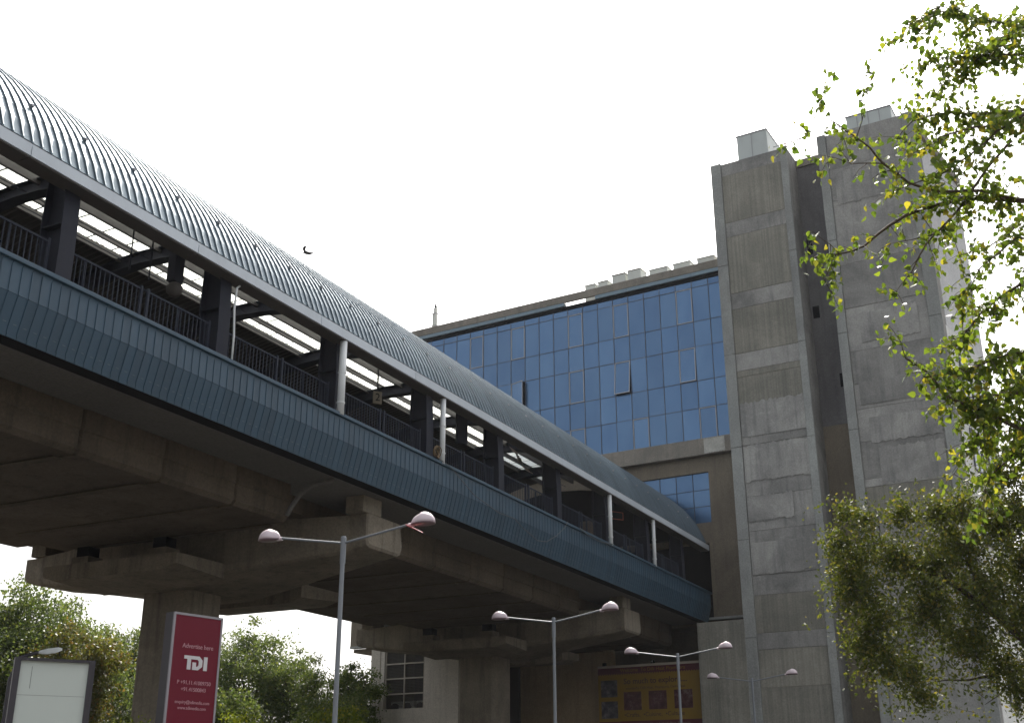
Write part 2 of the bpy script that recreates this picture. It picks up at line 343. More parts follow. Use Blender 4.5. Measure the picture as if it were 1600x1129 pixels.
BUSHY_CLUMPS = [(24.68, 4.63, 4.96, 0.43), (25.23, 4.54, 4.36, 0.65), (25.27, 4.16, 5.51, 0.44), (25.74, 3.47, 5.74, 0.47), (26.23, 2.74, 5.77, 0.53), (25.8, 3.66, 4.79, 0.88), (26.41, 3.03, 4.7, 0.98), (26.05, 3.17, 3.7, 1.18), (25.43, 4.21, 3.42, 0.8), (25.75, 4.03, 2.66, 0.66), (25.12, 4.37, 3.93, 0.65), (26.71, 2.41, 5.12, 0.91), (27.0, 1.6, 5.52, 0.92), (26.22, 3.74, 2.42, 0.67), (26.7, 2.56, 3.07, 1.05), (27.02, 2.07, 4.03, 1.07), (27.57, 1.23, 4.74, 1.25), (27.36, 1.19, 5.83, 0.78), (27.53, 1.27, 3.63, 1.08), (26.45, 2.28, 5.91, 0.53), (27.01, 2.02, 2.54, 0.61), (27.28, 1.62, 2.02, 0.61), (25.54, 4.48, 2.99, 0.51), (26.49, 3.57, 1.98, 0.45), (27.84, 1.03, 2.84, 1.25), (28.05, 0.27, 4.45, 1.42), (26.77, 1.3, 6.58, 0.61), (26.86, 0.83, 7.13, 0.7), (25.08, 4.4, 4.73, 0.5), (24.78, 4.45, 5.65, 0.32)]
BUSHY_LIMBS = [
    ([(28.38, 0.63, 0.76), (28.1, 1.16, 2.06), (27.64, 1.7, 2.49), (26.97, 2.69, 2.28), (26.48, 3.55, 2.17)], 0.07, 0.01),
    ([(28.27, 0.69, 1.14), (27.39, 1.47, 3.08), (26.51, 2.75, 4.35), (26.06, 3.45, 4.68), (25.62, 3.89, 5.03), (25.12, 4.3, 5.17)], 0.09, 0.008),
    ([(27.39, 1.47, 3.08), (27.02, 2.07, 4.03), (26.71, 2.41, 5.12), (26.27, 2.75, 5.6), (26.1, 3.05, 5.77)], 0.05, 0.008),
    ([(26.51, 2.75, 4.35), (25.93, 3.43, 3.57), (25.46, 4.18, 3.23), (25.3, 4.55, 3.16)], 0.04, 0.006),
    ([(25.62, 3.89, 5.03), (25.44, 3.87, 5.44), (25.36, 3.9, 5.78)], 0.014, 0.004),
    ([(28.1, 1.16, 2.06), (27.81, 0.86, 3.91), (27.42, 1.1, 5.55), (26.98, 1.11, 6.61)], 0.06, 0.008),
    ([(27.64, 1.7, 2.49), (27.25, 2.12, 1.97), (27.04, 2.39, 1.78)], 0.02, 0.006),
    ([(25.8, 3.66, 4.79), (25.23, 4.25, 4.61), (24.79, 4.74, 4.82)], 0.016, 0.004),
]
DIST_TREES = [(39.29, 44.86, 6.61, 3.34), (36.71, 44.56, 5.49, 2.9), (38.2, 40.62, 5.16, 2.18), (46.4, 46.45, 6.78, 2.13), (42.33, 42.3, 4.41, 2.0), (54.24, 43.79, 6.32, 3.11), (54.27, 40.6, 5.49, 2.27), (52.83, 35.76, 5.04, 1.71), (42.94, 35.78, 3.37, 1.56), (44.1, 30.99, 3.29, 1.8)]

# ================================================================== SETTING: ground
def structure(o): o['kind'] = 'structure'; return o
structure(MB().box(-120, 260, -160, 220, -2.2, -1.75).build('ground', 'paving'))
structure(MB().box(-120, 52, 3.5, 12.6, -1.76, -1.746).build('road', 'asphalt'))
k = MB()
for y in (3.3, 12.6): k.box(-120, 52, y, y + .2, -1.75, -1.60)
structure(k.build('kerb', 'conc_pil'))
k = MB()
for i in range(28): k.box(-110 + i * 5.8, -107.5 + i * 5.8, 8.0, 8.12, -1.745, -1.742)
structure(k.build('road_marking', 'paintline'))

# ================================================================== STATION BUILDING
U = Vector((0.07, 0.9975, 0)).normalized(); NV = Vector((U.y, -U.x, 0))
P0 = Vector((59.5, 18.0, 0))
def B(s, d, z):                            # along facade, depth into the building, height
    p = P0 + U * s + NV * d
    return (p.x, p.y, z)
GZ = -1.75
bld = thing('station_building', 'tall grey concrete station building with blue glass wall beyond the viaduct', 'building', tuple(B(4, 4, GZ)))

def bb(): return MB(B)
# core and slabs
m = bb(); m.box(-6.9, 24, 0.45, 14, 17.6, 28.0); m.build('core', 'black', bld)
m = bb(); m.box(-6.8, 24, 0.2, 14.2, 28.0, 28.16); m.build('roof_slab', 'conc_parapet', bld)
m = bb(); m.box(-2.3, 24.2, -0.15, 0.02, 28.56, 29.05); par = m.build('parapet', 'conc_parapet', bld, bevel=.02)
# blue cladding under the parapet, one panel missing
e = [-2.3, -0.1, 2.0, 4.1, 6.24, 8.4, 10.5, 12.6, 14.7, 16.8, 18.9, 21.0, 24.2]
for a, b_ in zip(e[:-1], e[1:]):
    if abs(a - 6.24) < .01: continue
    bb().box(a + .01, b_ - .01, -0.13, -0.03, 28.33, 28.553).build('cladding_panel', 'clad', bld)
m = bb(); m.box(-2.3, 24.2, -0.02, 0.25, 28.065, 28.34); m.build('soffit', 'black', bld)  # black strip stands in for the shade under the cladding overhang
m = bb()
for a in e[1:-1]: m.box(a - .05, a + .05, .02, .1, 28.30, 28.56)
m.build('cladding_bracket', 'alu', bld)
# glass wall
rows = [18.43, 20.30, 21.92, 23.97, 25.52, 27.66, 28.06]
cols = [0.04 + 1.02 * k for k in range(-2, 24)]
openers = {(3, 2): 0.16, (-1 + 1, 2): 0.05, (11, 2): 0.2}
framed = {(7, 4), (4, 4), (0, 4), (11, 4), (14, 4), (7, 2), (4, 2), (0, 2), (11, 2), (3, 0), (-1, 0), (7, 0), (12, 0), (16, 2), (18, 4)}
framed = {(k, r) for k, r in framed}
for ci in range(len(cols) - 1):
    k = ci - 2
    for r in range(6):
        s0, s1, z0, z1 = cols[ci] + .018, cols[ci + 1] - .018, rows[r] + .018, rows[r + 1] - .018
        tx, ty = random.gauss(0, .0035), random.gauss(0, .0035)
        tilt = {(4, 2): 0.22, (0, 2): 0.07}.get((k, r), 0)
        side = 0.30 if (k, r) == (11, 2) else 0
        m = bb(); vs = []
        for d0 in (0.0, 0.02):
            for (s, z) in ((s0, z0), (s1, z0), (s1, z1), (s0, z1)):
                d = d0 + tx * (s - s0) + ty * (z - z0) - tilt * (z1 - z) / (z1 - z0) * 1.0 - side * (s1 - s) / (s1 - s0)
                vs.append((s, d, z))
        m.add(vs, [[0, 1, 2, 3], [4, 7, 6, 5], [0, 4, 5, 1], [1, 5, 6, 2], [2, 6, 7, 3], [3, 7, 4, 0]])
        pane = m.build('glass_pane', 'glass', bld)
        if (k, r) in framed or tilt or side:
            m = bb(); w = .045
            def q(s, z, d0):
                return (s, d0 + tx * (s - s0) + ty * (z - z0) - tilt * (z1 - z) / (z1 - z0) - side * (s1 - s) / (s1 - s0), z)
            for (a0, a1, c0, c1) in ((s0, s0 + w, z0, z1), (s1 - w, s1, z0, z1), (s0 + w, s1 - w, z0, z0 + w), (s0 + w, s1 - w, z1 - w, z1)):
                m.add([q(a0, c0, -.03), q(a1, c0, -.03), q(a1, c1, -.03), q(a0, c1, -.03), q(a0, c0, -.002), q(a1, c0, -.002), q(a1, c1, -.002), q(a0, c1, -.002)],
                      [[0, 3, 2, 1], [4, 5, 6, 7], [0, 1, 5, 4], [1, 2, 6, 5], [2, 3, 7, 6], [3, 0, 4, 7]])
            m.build('window_frame', 'alu', pane)
for s in cols: bb().box(s - .02, s + .02, -0.022, 0.05, rows[0], 28.06).build('mullion', 'mullion', bld)
for z in rows[1:-1]: bb().box(cols[0], cols[-1], -0.016, 0.045, z - .018, z + .018).build('transom', 'mullion', bld)
# sill beam with a pale repair patch
bb().box(-2.3, 24, -0.36, 0.5, 17.49, 18.42).build('sill_beam', 'conc_parapet', bld, bevel=.02)
def ragged(s0, s1, z0, z1, d, amp, edges='tb', thick=.012, n=34):
    amp *= .55; ph = random.uniform(0, 6)
    top = [(s0 + (s1 - s0) * i / n, z1 + (random.uniform(-amp, amp) if 't' in edges and 0 < i < n else 0)) for i in range(n + 1)]
    bot = [(s0 + (s1 - s0) * i / n, z0 + (random.uniform(-amp, amp) if 'b' in edges and 0 < i < n else 0)) for i in range(n + 1)]
    m = bb()
    for i in range(n):
        a, b_, c, d_ = bot[i], bot[i + 1], top[i + 1], top[i]
        m.add([(a[0], d, a[1]), (b_[0], d, b_[1]), (c[0], d, c[1]), (d_[0], d, d_[1]), (a[0], d - thick, a[1]), (b_[0], d - thick, b_[1]), (c[0], d - thick, c[1]), (d_[0], d - thick, d_[1])],
              [[4, 5, 6, 7], [0, 1, 5, 4], [2, 3, 7, 6]] + ([[0, 4, 7, 3]] if i == 0 else []) + ([[1, 2, 6, 5]] if i == n - 1 else []))
    return m
ragged(-1.45, -0.25, 17.55, 18.36, -0.362, .05).build('plaster_patch', 'plaster_pale', bld)
# lower wall with window and the hole the platform runs into
W = [(-2.5, -0.26, 8.75, 17.49), (-0.26, 24, 16.60, 17.49), (6.64, 24, 13.80, 16.60), (-0.26, 24, 12.7, 13.80), (16.4, 24, 8.75, 12.7)]
m = bb()
for i, (a, b_, c, d_) in enumerate(W): m.box(a, b_, 0.0, 0.4, c, d_)
m.build('lower_wall', 'conc_brown', bld)
bb().box(-0.26, -0.06, 0.0, 0.4, 8.75, 12.7).build('jamb', 'conc_brown', bld)
for i in range(7):
    for r, (z0, z1) in enumerate(((13.80, 14.72), (14.72, 15.64), (15.64, 16.60))):
        p = bb().box(-0.26 + .98 * i + .012, -0.26 + .98 * (i + 1) - .012, 0.12, 0.14, z0 + .012, z1 - .012).build('glass_pane', 'glass', bld)
for i in range(8): bb().box(-0.26 + .98 * i - .015, -0.26 + .98 * i + .015, 0.09, 0.16, 13.8, 16.6).build('mullion', 'mullion', bld)
for z in (14.72, 15.64): bb().box(-0.26, 6.64, 0.095, 0.155, z - .013, z + .013).build('transom', 'mullion', bld)
bb().box(-0.3, 16.6, 7.0, 7.2, 8.4, 17.4).build('inner_wall', 'black', bld)
m = bb(); m.box(-2.5, 24, -0.05, 0.35, 8.62, 8.745); m.build('ledge', 'conc_pil', bld)
m = bb(); m.box(-2.6, 5.4, 2.2, 2.4, GZ, 8.62); m.build('recess_wall', 'conc_brown', bld)
m = bb(); m.box(5.4, 12.6, -1.0, -0.7, GZ, 8.3); m.build('under_wall', 'conc_warm', bld)
m = bb(); m.box(5.38, 5.6, -0.69, 2.39, GZ, 8.62); m.build('recess_side_wall', 'conc_brown', bld)
m = bb(); m.box(-2.6, 24, 0.36, 6.9, 8.40, 8.61); m.build('under_ceiling', 'conc_brown', bld)
m = bb(); m.box(5.6, 24, 2.2, 2.4, GZ, 8.39); m.build('recess_wall', 'conc_brown', bld)
m = bb(); m.box(-2.38, 0.12, -2.06, 1.0, GZ, 8.22); m.build('base_block', 'conc_board', bld, bevel=.02)

# towers ------------------------------------------------------------
def tower(s_hi, s_lo, wl, wr, z1, lifts, label):
    m = bb(); m.box(s_lo, s_hi, -1.86, 3.0, GZ, z1 - .12)
    t = m.build('tower', 'conc_tower', bld, label=label)
    for a, b_ in ((s_hi - wl, s_hi), (s_lo, s_lo + wr)):
        zz = [GZ, 2.4, 7.3, 12.2, 17.1, 22.3, 27.6, z1]
        for i in range(len(zz) - 1):
            bb().box(a, b_, -2.0 + random.uniform(-.008, .008), -1.8, zz[i] + .006, zz[i + 1] - .006).build('pilaster', 'conc_pil', t, bevel=.02)
    for (za, zb, kind) in lifts:
        bb().box(s_lo + wr + .012, s_hi - wl - .012, -1.90 + random.uniform(-.02, .012), -1.8, za + .006, zb - .006).build('concrete_lift', 'conc_board' if kind == 'b' else 'conc_tower', t, bevel=.01)
    return t
zs = [GZ, 1.2, 3.1, 4.9, 6.7, 7.5, 9.35, 10.35, 12.6, 14.4, 16.3, 17.15, 19.4, 20.95, 21.3, 22.3, 24.9, 25.85, 29.3, 30.2, 33.2, 34.0]
kd = 'bbbbsbssssssbbsbsbsbs'
t1 = tower(-2.35, -6.84, .60, .40, 34.05, [(zs[i], zs[i + 1], kd[i]) for i in range(len(zs) - 1)], 'left shaft with board marked and plastered lifts')
zs = [GZ, 2.0, 5.0, 8.0, 11.0, 12.6, 14.1, 14.5, 16.4, 18.1, 19.45, 21.2, 23.6, 26.1, 29.9, 31.8, 34.0]
kd = 'sssssbssssssssss'
t2 = tower(-8.55, -13.72, .48, .62, 34.05, [(zs[i], zs[i + 1], kd[i]) for i in range(len(zs) - 1)], 'right shaft of smooth grey plaster')
for (a, b_, c, d_, dd, mt, ed) in ((-6.45, -3.0, 15.2, 17.1, -1.925, 'conc_tower', 'tb'), (-6.45, -3.0, 17.6, 19.45, -1.925, 'conc_tower', 't'),
                                   (-5.4, -3.0, 13.1, 14.4, -1.93, 'conc_tower', 'tb'), (-6.45, -3.0, 10.4, 12.0, -1.925, 'conc_tower', 'b')):
    ragged(a, b_, c, d_, dd, .14, ed).build('plaster_patch', mt, t1)
for (a, b_, c, d_, dd, mt, ed) in ((-13.0, -9.3, 18.3, 19.5, -1.925, 'conc_tower', 't'), (-13.0, -9.6, 16.3, 17.6, -1.925, 'conc_tower', 'b'),
                                   (-13.0, -9.9, 14.2, 16.0, -1.93, 'conc_tower', 'tb'), (-12.6, -9.7, 21.6, 23.2, -1.925, 'conc_tower', 'tb'), (-12.2, -9.3, 29.6, 31.6, -1.925, 'conc_tower', 'b')):
    ragged(a, b_, c, d_, dd, .12, ed).build('plaster_patch', mt, t2)
for z in (18.0,):
    bb().box(-8.6, -6.80, -0.28, 3.0, GZ, z).build('gap_wall', 'conc_brown', bld)
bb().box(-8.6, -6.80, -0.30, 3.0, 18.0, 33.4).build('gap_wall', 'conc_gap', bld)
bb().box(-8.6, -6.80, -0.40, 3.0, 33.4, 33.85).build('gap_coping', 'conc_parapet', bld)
for (a, b_, z0, z1) in ((-7.3, -6.95, 24.1, 24.8), (-8.3, -8.0, 20.0, 20.75), (-7.3, -7.0, 27.9, 28.9), (-8.35, -8.1, 27.6, 28.3)):
    bb().box(a, b_, -0.33, -0.305, z0, z1).build('vent_opening', 'black', bld)
# side wing running back from the right tower
C0 = Vector(B(-13.70, -1.6, 0)); DA = Vector((math.cos(R(-10)), math.sin(R(-10)), 0)); DN = Vector((DA.y, -DA.x, 0)) * -1   # DN points back into the building
def S(a, d, z):
    p = C0 + DA * a + DN * d
    return (p.x, p.y, z)
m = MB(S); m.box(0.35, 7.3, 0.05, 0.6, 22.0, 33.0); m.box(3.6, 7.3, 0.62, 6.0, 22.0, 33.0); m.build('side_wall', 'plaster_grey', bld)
m = MB(S); m.box(0.35, 7.3, 0.02, 0.6, GZ, 22.0); m.box(3.6, 7.3, 0.62, 6.0, GZ, 22.0); sw = m.build('side_wall', 'plaster_white', bld, label='white lower part of the side wall')  # lower part paler than the wall above
m = MB(S); m.box(0.35, 7.6, -.1, 0.7, 33.0, 33.5); m.build('side_coping', 'conc_parapet', bld)
for z in (3.8, 7.5, 11.2, 14.9, 18.6):
    for a in (1.9, 4.7):
        f = MB(S).box(a, a + 1.5, -.02, .015, z, z + 2.0).build('window', 'glassdark', bld)
        g = MB(S)
        for (p, q, c, d_) in ((a - .07, a, z - .07, z + 2.07), (a + 1.5, a + 1.57, z - .07, z + 2.07), (a, a + 1.5, z - .07, z), (a, a + 1.5, z + 2.0, z + 2.07), (a + .73, a + .77, z, z + 2.0)):
            g.box(p, q, -.06, .01, c, d_)
        g.build('frame', 'mullion', f)

# rooftop things ------------------------------------------------------
def panel_box(name, label, cat, s0, s1, d0, d1, z0, z1, mt, npan, group=None):
    t = thing(name, label, cat, tuple(B((s0 + s1) / 2, (d0 + d1) / 2, z0)), 0, group)
    bb().box(s0 + .02, s1 - .02, d0 + .02, d1 - .02, z0, z1 - .02).build('body', mt, t)
    w = (s1 - s0) / npan
    for i in range(npan): bb().box(s0 + w * i + .015, s0 + w * (i + 1) - .015, d0 - .01, d0 + .018, z0 + .02, z1 - .05).build('panel', mt, t)
    w2 = (d1 - d0) / npan
    for i in range(npan): bb().box(s0 - .01, s0 + .018, d0 + w2 * i + .015, d0 + w2 * (i + 1) - .015, z0 + .02, z1 - .05).build('panel', mt, t)
    bb().box(s0 - .04, s1 + .04, d0 - .04, d1 + .04, z1 - .03, z1 + .03).build('rim', 'alu', t)
    for i in range(1, npan): bb().box(s0 + w * i - .02, s0 + w * i + .02, d0 - .035, d0 - .011, z0 + .02, z1 - .05).build('rib', 'alu', t)
    return t
panel_box('roof_enclosure', 'pale sheet metal box on top of the left concrete shaft', 'tank housing', -5.72, -3.95, -1.75, 0.6, 33.96, 35.6, 'tank', 2, 'boxes on the tower tops')
panel_box('roof_enclosure', 'long pale sheet metal box on top of the right concrete shaft, behind leaves', 'tank housing', -12.6, -10.2, -1.75, 3.4, 33.96, 34.86, 'tank', 4, 'boxes on the tower tops')
DL = [(6.55, 7.3, 0.37, 'lowest square duct at the left end of the row on the roof edge'), (5.68, 6.4, 0.40, 'second square duct from the left on the roof edge'),
      (4.48, 5.42, .62, 'left one of the two tall square ducts on the roof edge'), (3.45, 4.38, .68, 'right one of the two tall square ducts on the roof edge'),
      (1.7, 2.93, 0.38, 'flat duct just right of the two tall ones'), (0.23, 1.38, 0.39, 'flat duct in the middle between the tall ducts and the shaft'), (-1.27, -0.15, 0.38, 'flat duct right beside the left concrete shaft')]
for a, b_, h, lab in DL:
    t = thing('roof_duct', lab, 'duct', tuple(B((a + b_) / 2, 1.1, 28.16)), 0, 'ducts along the roof edge')
    bb().box(a + .03, b_ - .03, .62, 1.5, 28.16, 29.38 + h - .05).build('casing', 'duct', t, bevel=.01)
    bb().box(a, b_, .58, 1.54, 29.38 + h - .05, 29.38 + h).build('cap', 'conc_parapet' if h > .5 else 'duct', t, bevel=.01)
ch = thing('chimney', 'slim pale chimney pipe rising above the far roof edge', 'chimney', tuple(B(19.9, 2.6, 28.16)))
bb().box(19.78, 19.98, 2.48, 2.70, 28.16, 31.75).build('flue', 'duct', ch)
bb().box(20.02, 20.11, 2.52, 2.66, 28.16, 31.3).build('flue', 'duct', ch)
for z in (30.4, 31.3): bb().box(19.76, 20.13, 2.46, 2.74, z, z + .05).build('collar', 'alu', ch)
pc = thing('roof_pipe', 'thin pipe spanning the gap between the two shaft tops', 'pipe', tuple(B(-6.5, -1.2, 34.0)))
MB(B).tube([(-5.9, -1.2, 34.62), (-8.6, -1.2, 34.70), (-10.4, -1.2, 34.74)], .03, 6).build('tube', 'alu', pc)
m = bb(); m.box(-6.62, -6.56, -1.25, -1.19, 34.0, 34.72); m.box(-6.75, -6.5, -1.25, -1.19, 34.40, 34.45); m.build('bracket', 'rust', pc)

# ================================================================== PLATFORM CANOPY
XA, XB = 8.0, 59.0
def EL(t, off=0.0): return (26.2 - (8.4 - off) * math.cos(t), 11.34 + (5.8 - off) * math.sin(t))
can = thing('platform_canopy', 'long curved grey ribbed metal canopy over the elevated platform', 'canopy', (34, 18.3, 10.0))
T0 = R(12.5); YS0, YS1 = 24.9, 27.4
T1 = math.acos((26.2 - YS0) / 8.4); T2 = math.acos((26.2 - YS1) / 8.4)
PIT = 0.25
def roof_panel_mesh():
    m = MB()
    cuts = [(T0, R(21.5), 0.0), (R(21.3), R(29), 0.004), (R(28.8), T1, 0.008)]
    for a, b_, lift in cuts:
        n = max(2, int((b_ - a) / R(5.2)))
        for i in range(n):
            t0, t1 = a + (b_ - a) * i / n, a + (b_ - a) * (i + 1) / n
            prof = [(0.002, 0), (0.206, 0), (0.208, .036), (0.238, .036), (0.248, 0)]
            r0, r1 = [], []
            for x, h in prof:
                y, z = EL(t0, -h - lift); r0.append((x, y, z)); y, z = EL(t1, -h - lift); r1.append((x, y, z))
            m.loft([r0, r1], caps=False, closed=False)
            if i == 0:
                lo = []
                for x, h in prof: y, z = EL(t0, .012); lo.append((x, y, z))
                m.loft([lo, r0], caps=False, closed=False)
    return m.mesh('roof_panel', 'roof')
rp = roof_panel_mesh(); base = mw(can).inverted()
def put_at(name, me, parent, x):           # a shared mesh whose vertices carry world y, z and x from zero
    p = mw(parent).translation
    o = put(name, me, parent, (x - p.x, -p.y, -p.z)); return o
npan = int((XB - XA) / PIT)
for i in range(npan): put_at('roof_panel', rp, can, XA + i * PIT)
# small clips that hold the sheet laps
cl = MB()
y, z = EL(R(24.5), -.06); cl.box(-.03, .03, y - .03, y + .03, z - .03, z + .02)
cl.box(-.06, .06, y - .015, y + .015, z + .005, z + .025)
clm = cl.mesh('roof_clip', 'alu')
for i in range(0, npan, 6): put_at('roof_clip', clm, can, XA + i * PIT + .217)
# translucent sheets near the crown (first part), then plain sheets
def strip(t0, t1, x0, x1, off, n=5, waves=0, amp=.018):
    m = MB(); nx = max(1, waves * 2); rings = []
    for i in range(n + 1):
        t = t0 + (t1 - t0) * i / n; ring = []
        for j in range(nx + 1):
            h = amp * (1 if j % 2 else -1) if waves else 0
            y, z = EL(t, off + h); ring.append((x0 + (x1 - x0) * j / nx, y, z))
        rings.append(ring)
    return m.loft(rings, caps=False, closed=False)
skm = strip(T1 - .02, T2 + .02, 0, 1.1, 0.0, 5, 5).mesh('skylight_sheet', 'skylight')
x = XA; i = 0
while x < XB - 1.1:
    put_at('skylight_sheet', skm, can, x); x += 1.06
strip(T2, math.pi - T0, XA, XB, 0.01, 16, 200, .02).build('far_roof_sheet', 'darkroof', can)
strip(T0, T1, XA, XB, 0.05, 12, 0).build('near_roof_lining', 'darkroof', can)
yz = [EL(R(d), .9) for d in range(20, 161, 10)]
MB().loft([[(58.5, y, z) for y, z in [(18.9, 12.75)] + yz + [(33.5, 12.75)]], [(58.56, y, z) for y, z in [(18.9, 12.75)] + yz + [(33.5, 12.75)]]]).build('end_shade_sheet', 'black', can)  # black sheet added to keep the far canopy bays dark
# purlins
def purlin(t, dep, w, off=.06):
    y, z = EL(t, off); c, s_ = math.cos(t), math.sin(t)
    nrm = Vector((0, math.cos(t) * 1.0, -math.sin(t)))
    MB().box(XA, XB, y - w / 2, y + w / 2, z - dep, z).build('purlin', 'purlin', can)
for yy, dep, w in ((25.62, .33, .10), (26.72, .20, .10), (27.42, .22, .10), (24.75, .25, .1)):
    purlin(math.acos((26.2 - yy) / 8.4), dep, w)
for tt in (20, 30, 40, 50, 60): purlin(R(tt), .16, .07)
for tt in (115, 125, 135, 145, 155): purlin(R(tt), .16, .07)
MB().tube([(XA, 27.05, 16.72), (XB, 27.05, 16.72)], .022, 6).build('conduit', 'steel', can)
MB().tube([(XA, 26.1, 16.62), (XB, 26.1, 16.62)], .02, 6).build('conduit', 'steel', can)
# cross laps on the translucent zone
x = XA
while x < XB:
    strip(T1, T2, x - .035, x + .035, .03, 5).build('sheet_lap', 'purlin', can)
    strip(T1, T2, x + .34, x + .36, .025, 5).build('sheet_lap', 'soffit', can); strip(T1, T2, x + .70, x + .72, .025, 5).build('sheet_lap', 'soffit', can); x += 1.06
# gutter in lengths, with the brown soffit
gm = MB(); gm.add([(0.01, 17.86, 12.20), (0.01, 18.24, 12.20), (0.01, 18.24, 12.60), (0.01, 18.10, 12.60), (0.01, 18.04, 12.47), (0.01, 17.86, 12.47),
                   (5.02, 17.86, 12.20), (5.02, 18.24, 12.20), (5.02, 18.24, 12.60), (5.02, 18.10, 12.60), (5.02, 18.04, 12.47), (5.02, 17.86, 12.47)],
                  [[5, 4, 3, 2, 1, 0], [6, 7, 8, 9, 10, 11]] + [[i, (i + 1) % 6, (i + 1) % 6 + 6, i + 6] for i in range(6)])
gm = gm.mesh('gutter', 'gutter')
for i in range(10): put_at('gutter', gm, can, XA + .85 + i * 5.03)
sm = MB(); sm.box(0.012, 5.018, 17.89, 18.33, 12.165, 12.196); smm = sm.mesh('soffit', 'soffit')
for i in range(10): put_at('soffit', smm, can, XA + .85 + i * 5.03)
# frames: column and arched rafter in one I section, each a part with flanges
def frame_lines():
    out = [(18.18, 9.95), (18.18, 10.8), (18.20, 11.5)]; inn = [(18.74, 9.95), (18.78, 10.8), (18.84, 11.4)]
    for d in list(range(14, 168, 7)):
        out.append(EL(R(d), .22)); inn.append(EL(R(d), .66 if 24 < d < 156 else .78))
    out += [(52.4 - 18.20, 11.5), (52.4 - 18.18, 9.95)]; inn += [(52.4 - 18.84, 11.4), (52.4 - 18.74, 9.95)]
    return out, inn
fo, fi = frame_lines()
def ribbon(line_a, line_b, x0, x1):
    return MB().loft([[(x0, *a), (x1, *a), (x1, *b_), (x0, *b_)] for a, b_ in zip(line_a, line_b)])
def shift(line, other, d):
    r = []
    for a, b_ in zip(line, other):
        v = Vector((b_[0] - a[0], b_[1] - a[1])).normalized() * d; r.append((a[0] + v.x, a[1] + v.y))
    return r
webm = ribbon(shift(fo, fi, .02), shift(fi, fo, .02), -.04, .04).mesh('web', 'steel')
ofm = ribbon(fo, shift(fo, fi, .025), -.21, .21).mesh('outer_flange', 'steel')
ifm = ribbon(fi, shift(fi, fo, .025), -.21, .21).mesh('inner_flange', 'steel')
CX = [15.37 + 5.03 * k for k in range(-1, 9)]
stf = MB().box(-.2, .2, 18.2, 18.82, 11.36, 11.385).mesh('stiffener', 'steel')
bpl = MB().box(-.28, .28, 18.1, 18.86, 9.94, 9.97).mesh('base_plate', 'steel')
for x in CX:
    fr = put_at('canopy_frame', webm, can, x)
    pos = mw(fr).translation
    for nm, me in (('outer_flange', ofm), ('inner_flange', ifm), ('stiffener', stf), ('base_plate', bpl)):
        put(nm, me, fr, (0, 0, 0))
# downpipes and conduit
for x, r_ in ((25.22, .105), (30.93, .09), (45.35, .09), (50.8, .085)):
    d = MB().tube([(x, 17.985, 12.17), (x, 17.985, 11.0), (x, 17.985, 9.98)], r_, 12).build('downpipe', 'pipe', can, smooth=True)
    for z in (10.3, 11.2): MB().tube([(x, 17.985, z), (x, 17.985, z + .05)], r_ + .015, 12).build('clamp', 'pipe', d)
MB().tube([(20.75, 18.1, 12.12), (20.60, 18.05, 12.0), (20.55, 18.03, 11.4), (20.62, 18.03, 10.7), (20.62, 18.03, 9.98)], .028, 8).build('conduit_pipe', 'pipe', can, smooth=True)

# ================================================================== PLATFORM
plat = thing('platform', 'elevated platform edged with dark blue metal fascia panels', 'platform', (34, 18.3, 8.4))
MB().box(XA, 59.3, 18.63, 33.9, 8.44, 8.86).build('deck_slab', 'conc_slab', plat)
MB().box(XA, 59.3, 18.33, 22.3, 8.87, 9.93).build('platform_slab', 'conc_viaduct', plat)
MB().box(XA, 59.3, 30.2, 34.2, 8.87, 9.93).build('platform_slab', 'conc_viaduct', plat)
MB().box(XA, 59.3, 34.0, 34.15, 9.94, 12.4).build('far_screen_wall', 'darkroof', plat)
MB().box(XA, 59.45, 17.93, 18.42, 9.932, 10.03).build('coping', 'fascia', plat, bevel=.01)
fp = MB()
W_ = PIT - .012
def fseg(y0, z0, y1, z1, x0=0.0, x1=W_, th=.025):
    fp.loft([[(x0, y0, z0), (x1, y0, z0), (x1, y0 + th, z0), (x0, y0 + th, z0)], [(x0, y1, z1), (x1, y1, z1), (x1, y1 + th, z1), (x0, y1 + th, z1)]])
fseg(18.0, 9.93, 18.0, 9.27); fseg(18.005, 9.265, 18.19, 8.50); fseg(18.19, 8.498, 18.20, 8.45)
fp.box(W_ - .02, W_ + .004, 17.985, 18.004, 9.27, 9.87)
fp.loft([[(W_ - .018, 17.992, 9.25), (W_ + .003, 17.992, 9.25), (W_ + .003, 18.004, 9.25), (W_ - .018, 18.004, 9.25)], [(W_ - .018, 18.172, 8.52), (W_ + .003, 18.172, 8.52), (W_ + .003, 18.186, 8.52), (W_ - .018, 18.186, 8.52)]])
fp.slot = 1
fp.add([(0.07, 18.135, 8.70), (0.15, 18.135, 8.70), (0.15, 18.130, 8.715), (0.07, 18.130, 8.715)], [[0, 1, 2, 3]])  # pale dash paints the metal highlight on each fixing
fpm = fp.mesh('fascia_panel', ['fascia', 'clip_glint'])
for i in range(int((59.4 - XA) / PIT)): put_at('fascia_panel', fpm, plat, XA + i * PIT)
MB().box(XA, 59.3, 18.23, 18.31, 8.6, 9.9).build('fascia_backing', 'black', plat)
MB().box(XA, 59.3, 18.22, 18.62, 8.44, 8.58).build('gap_shade_strip', 'black', plat)  # black strip stands in for the shaded gap below the fascia

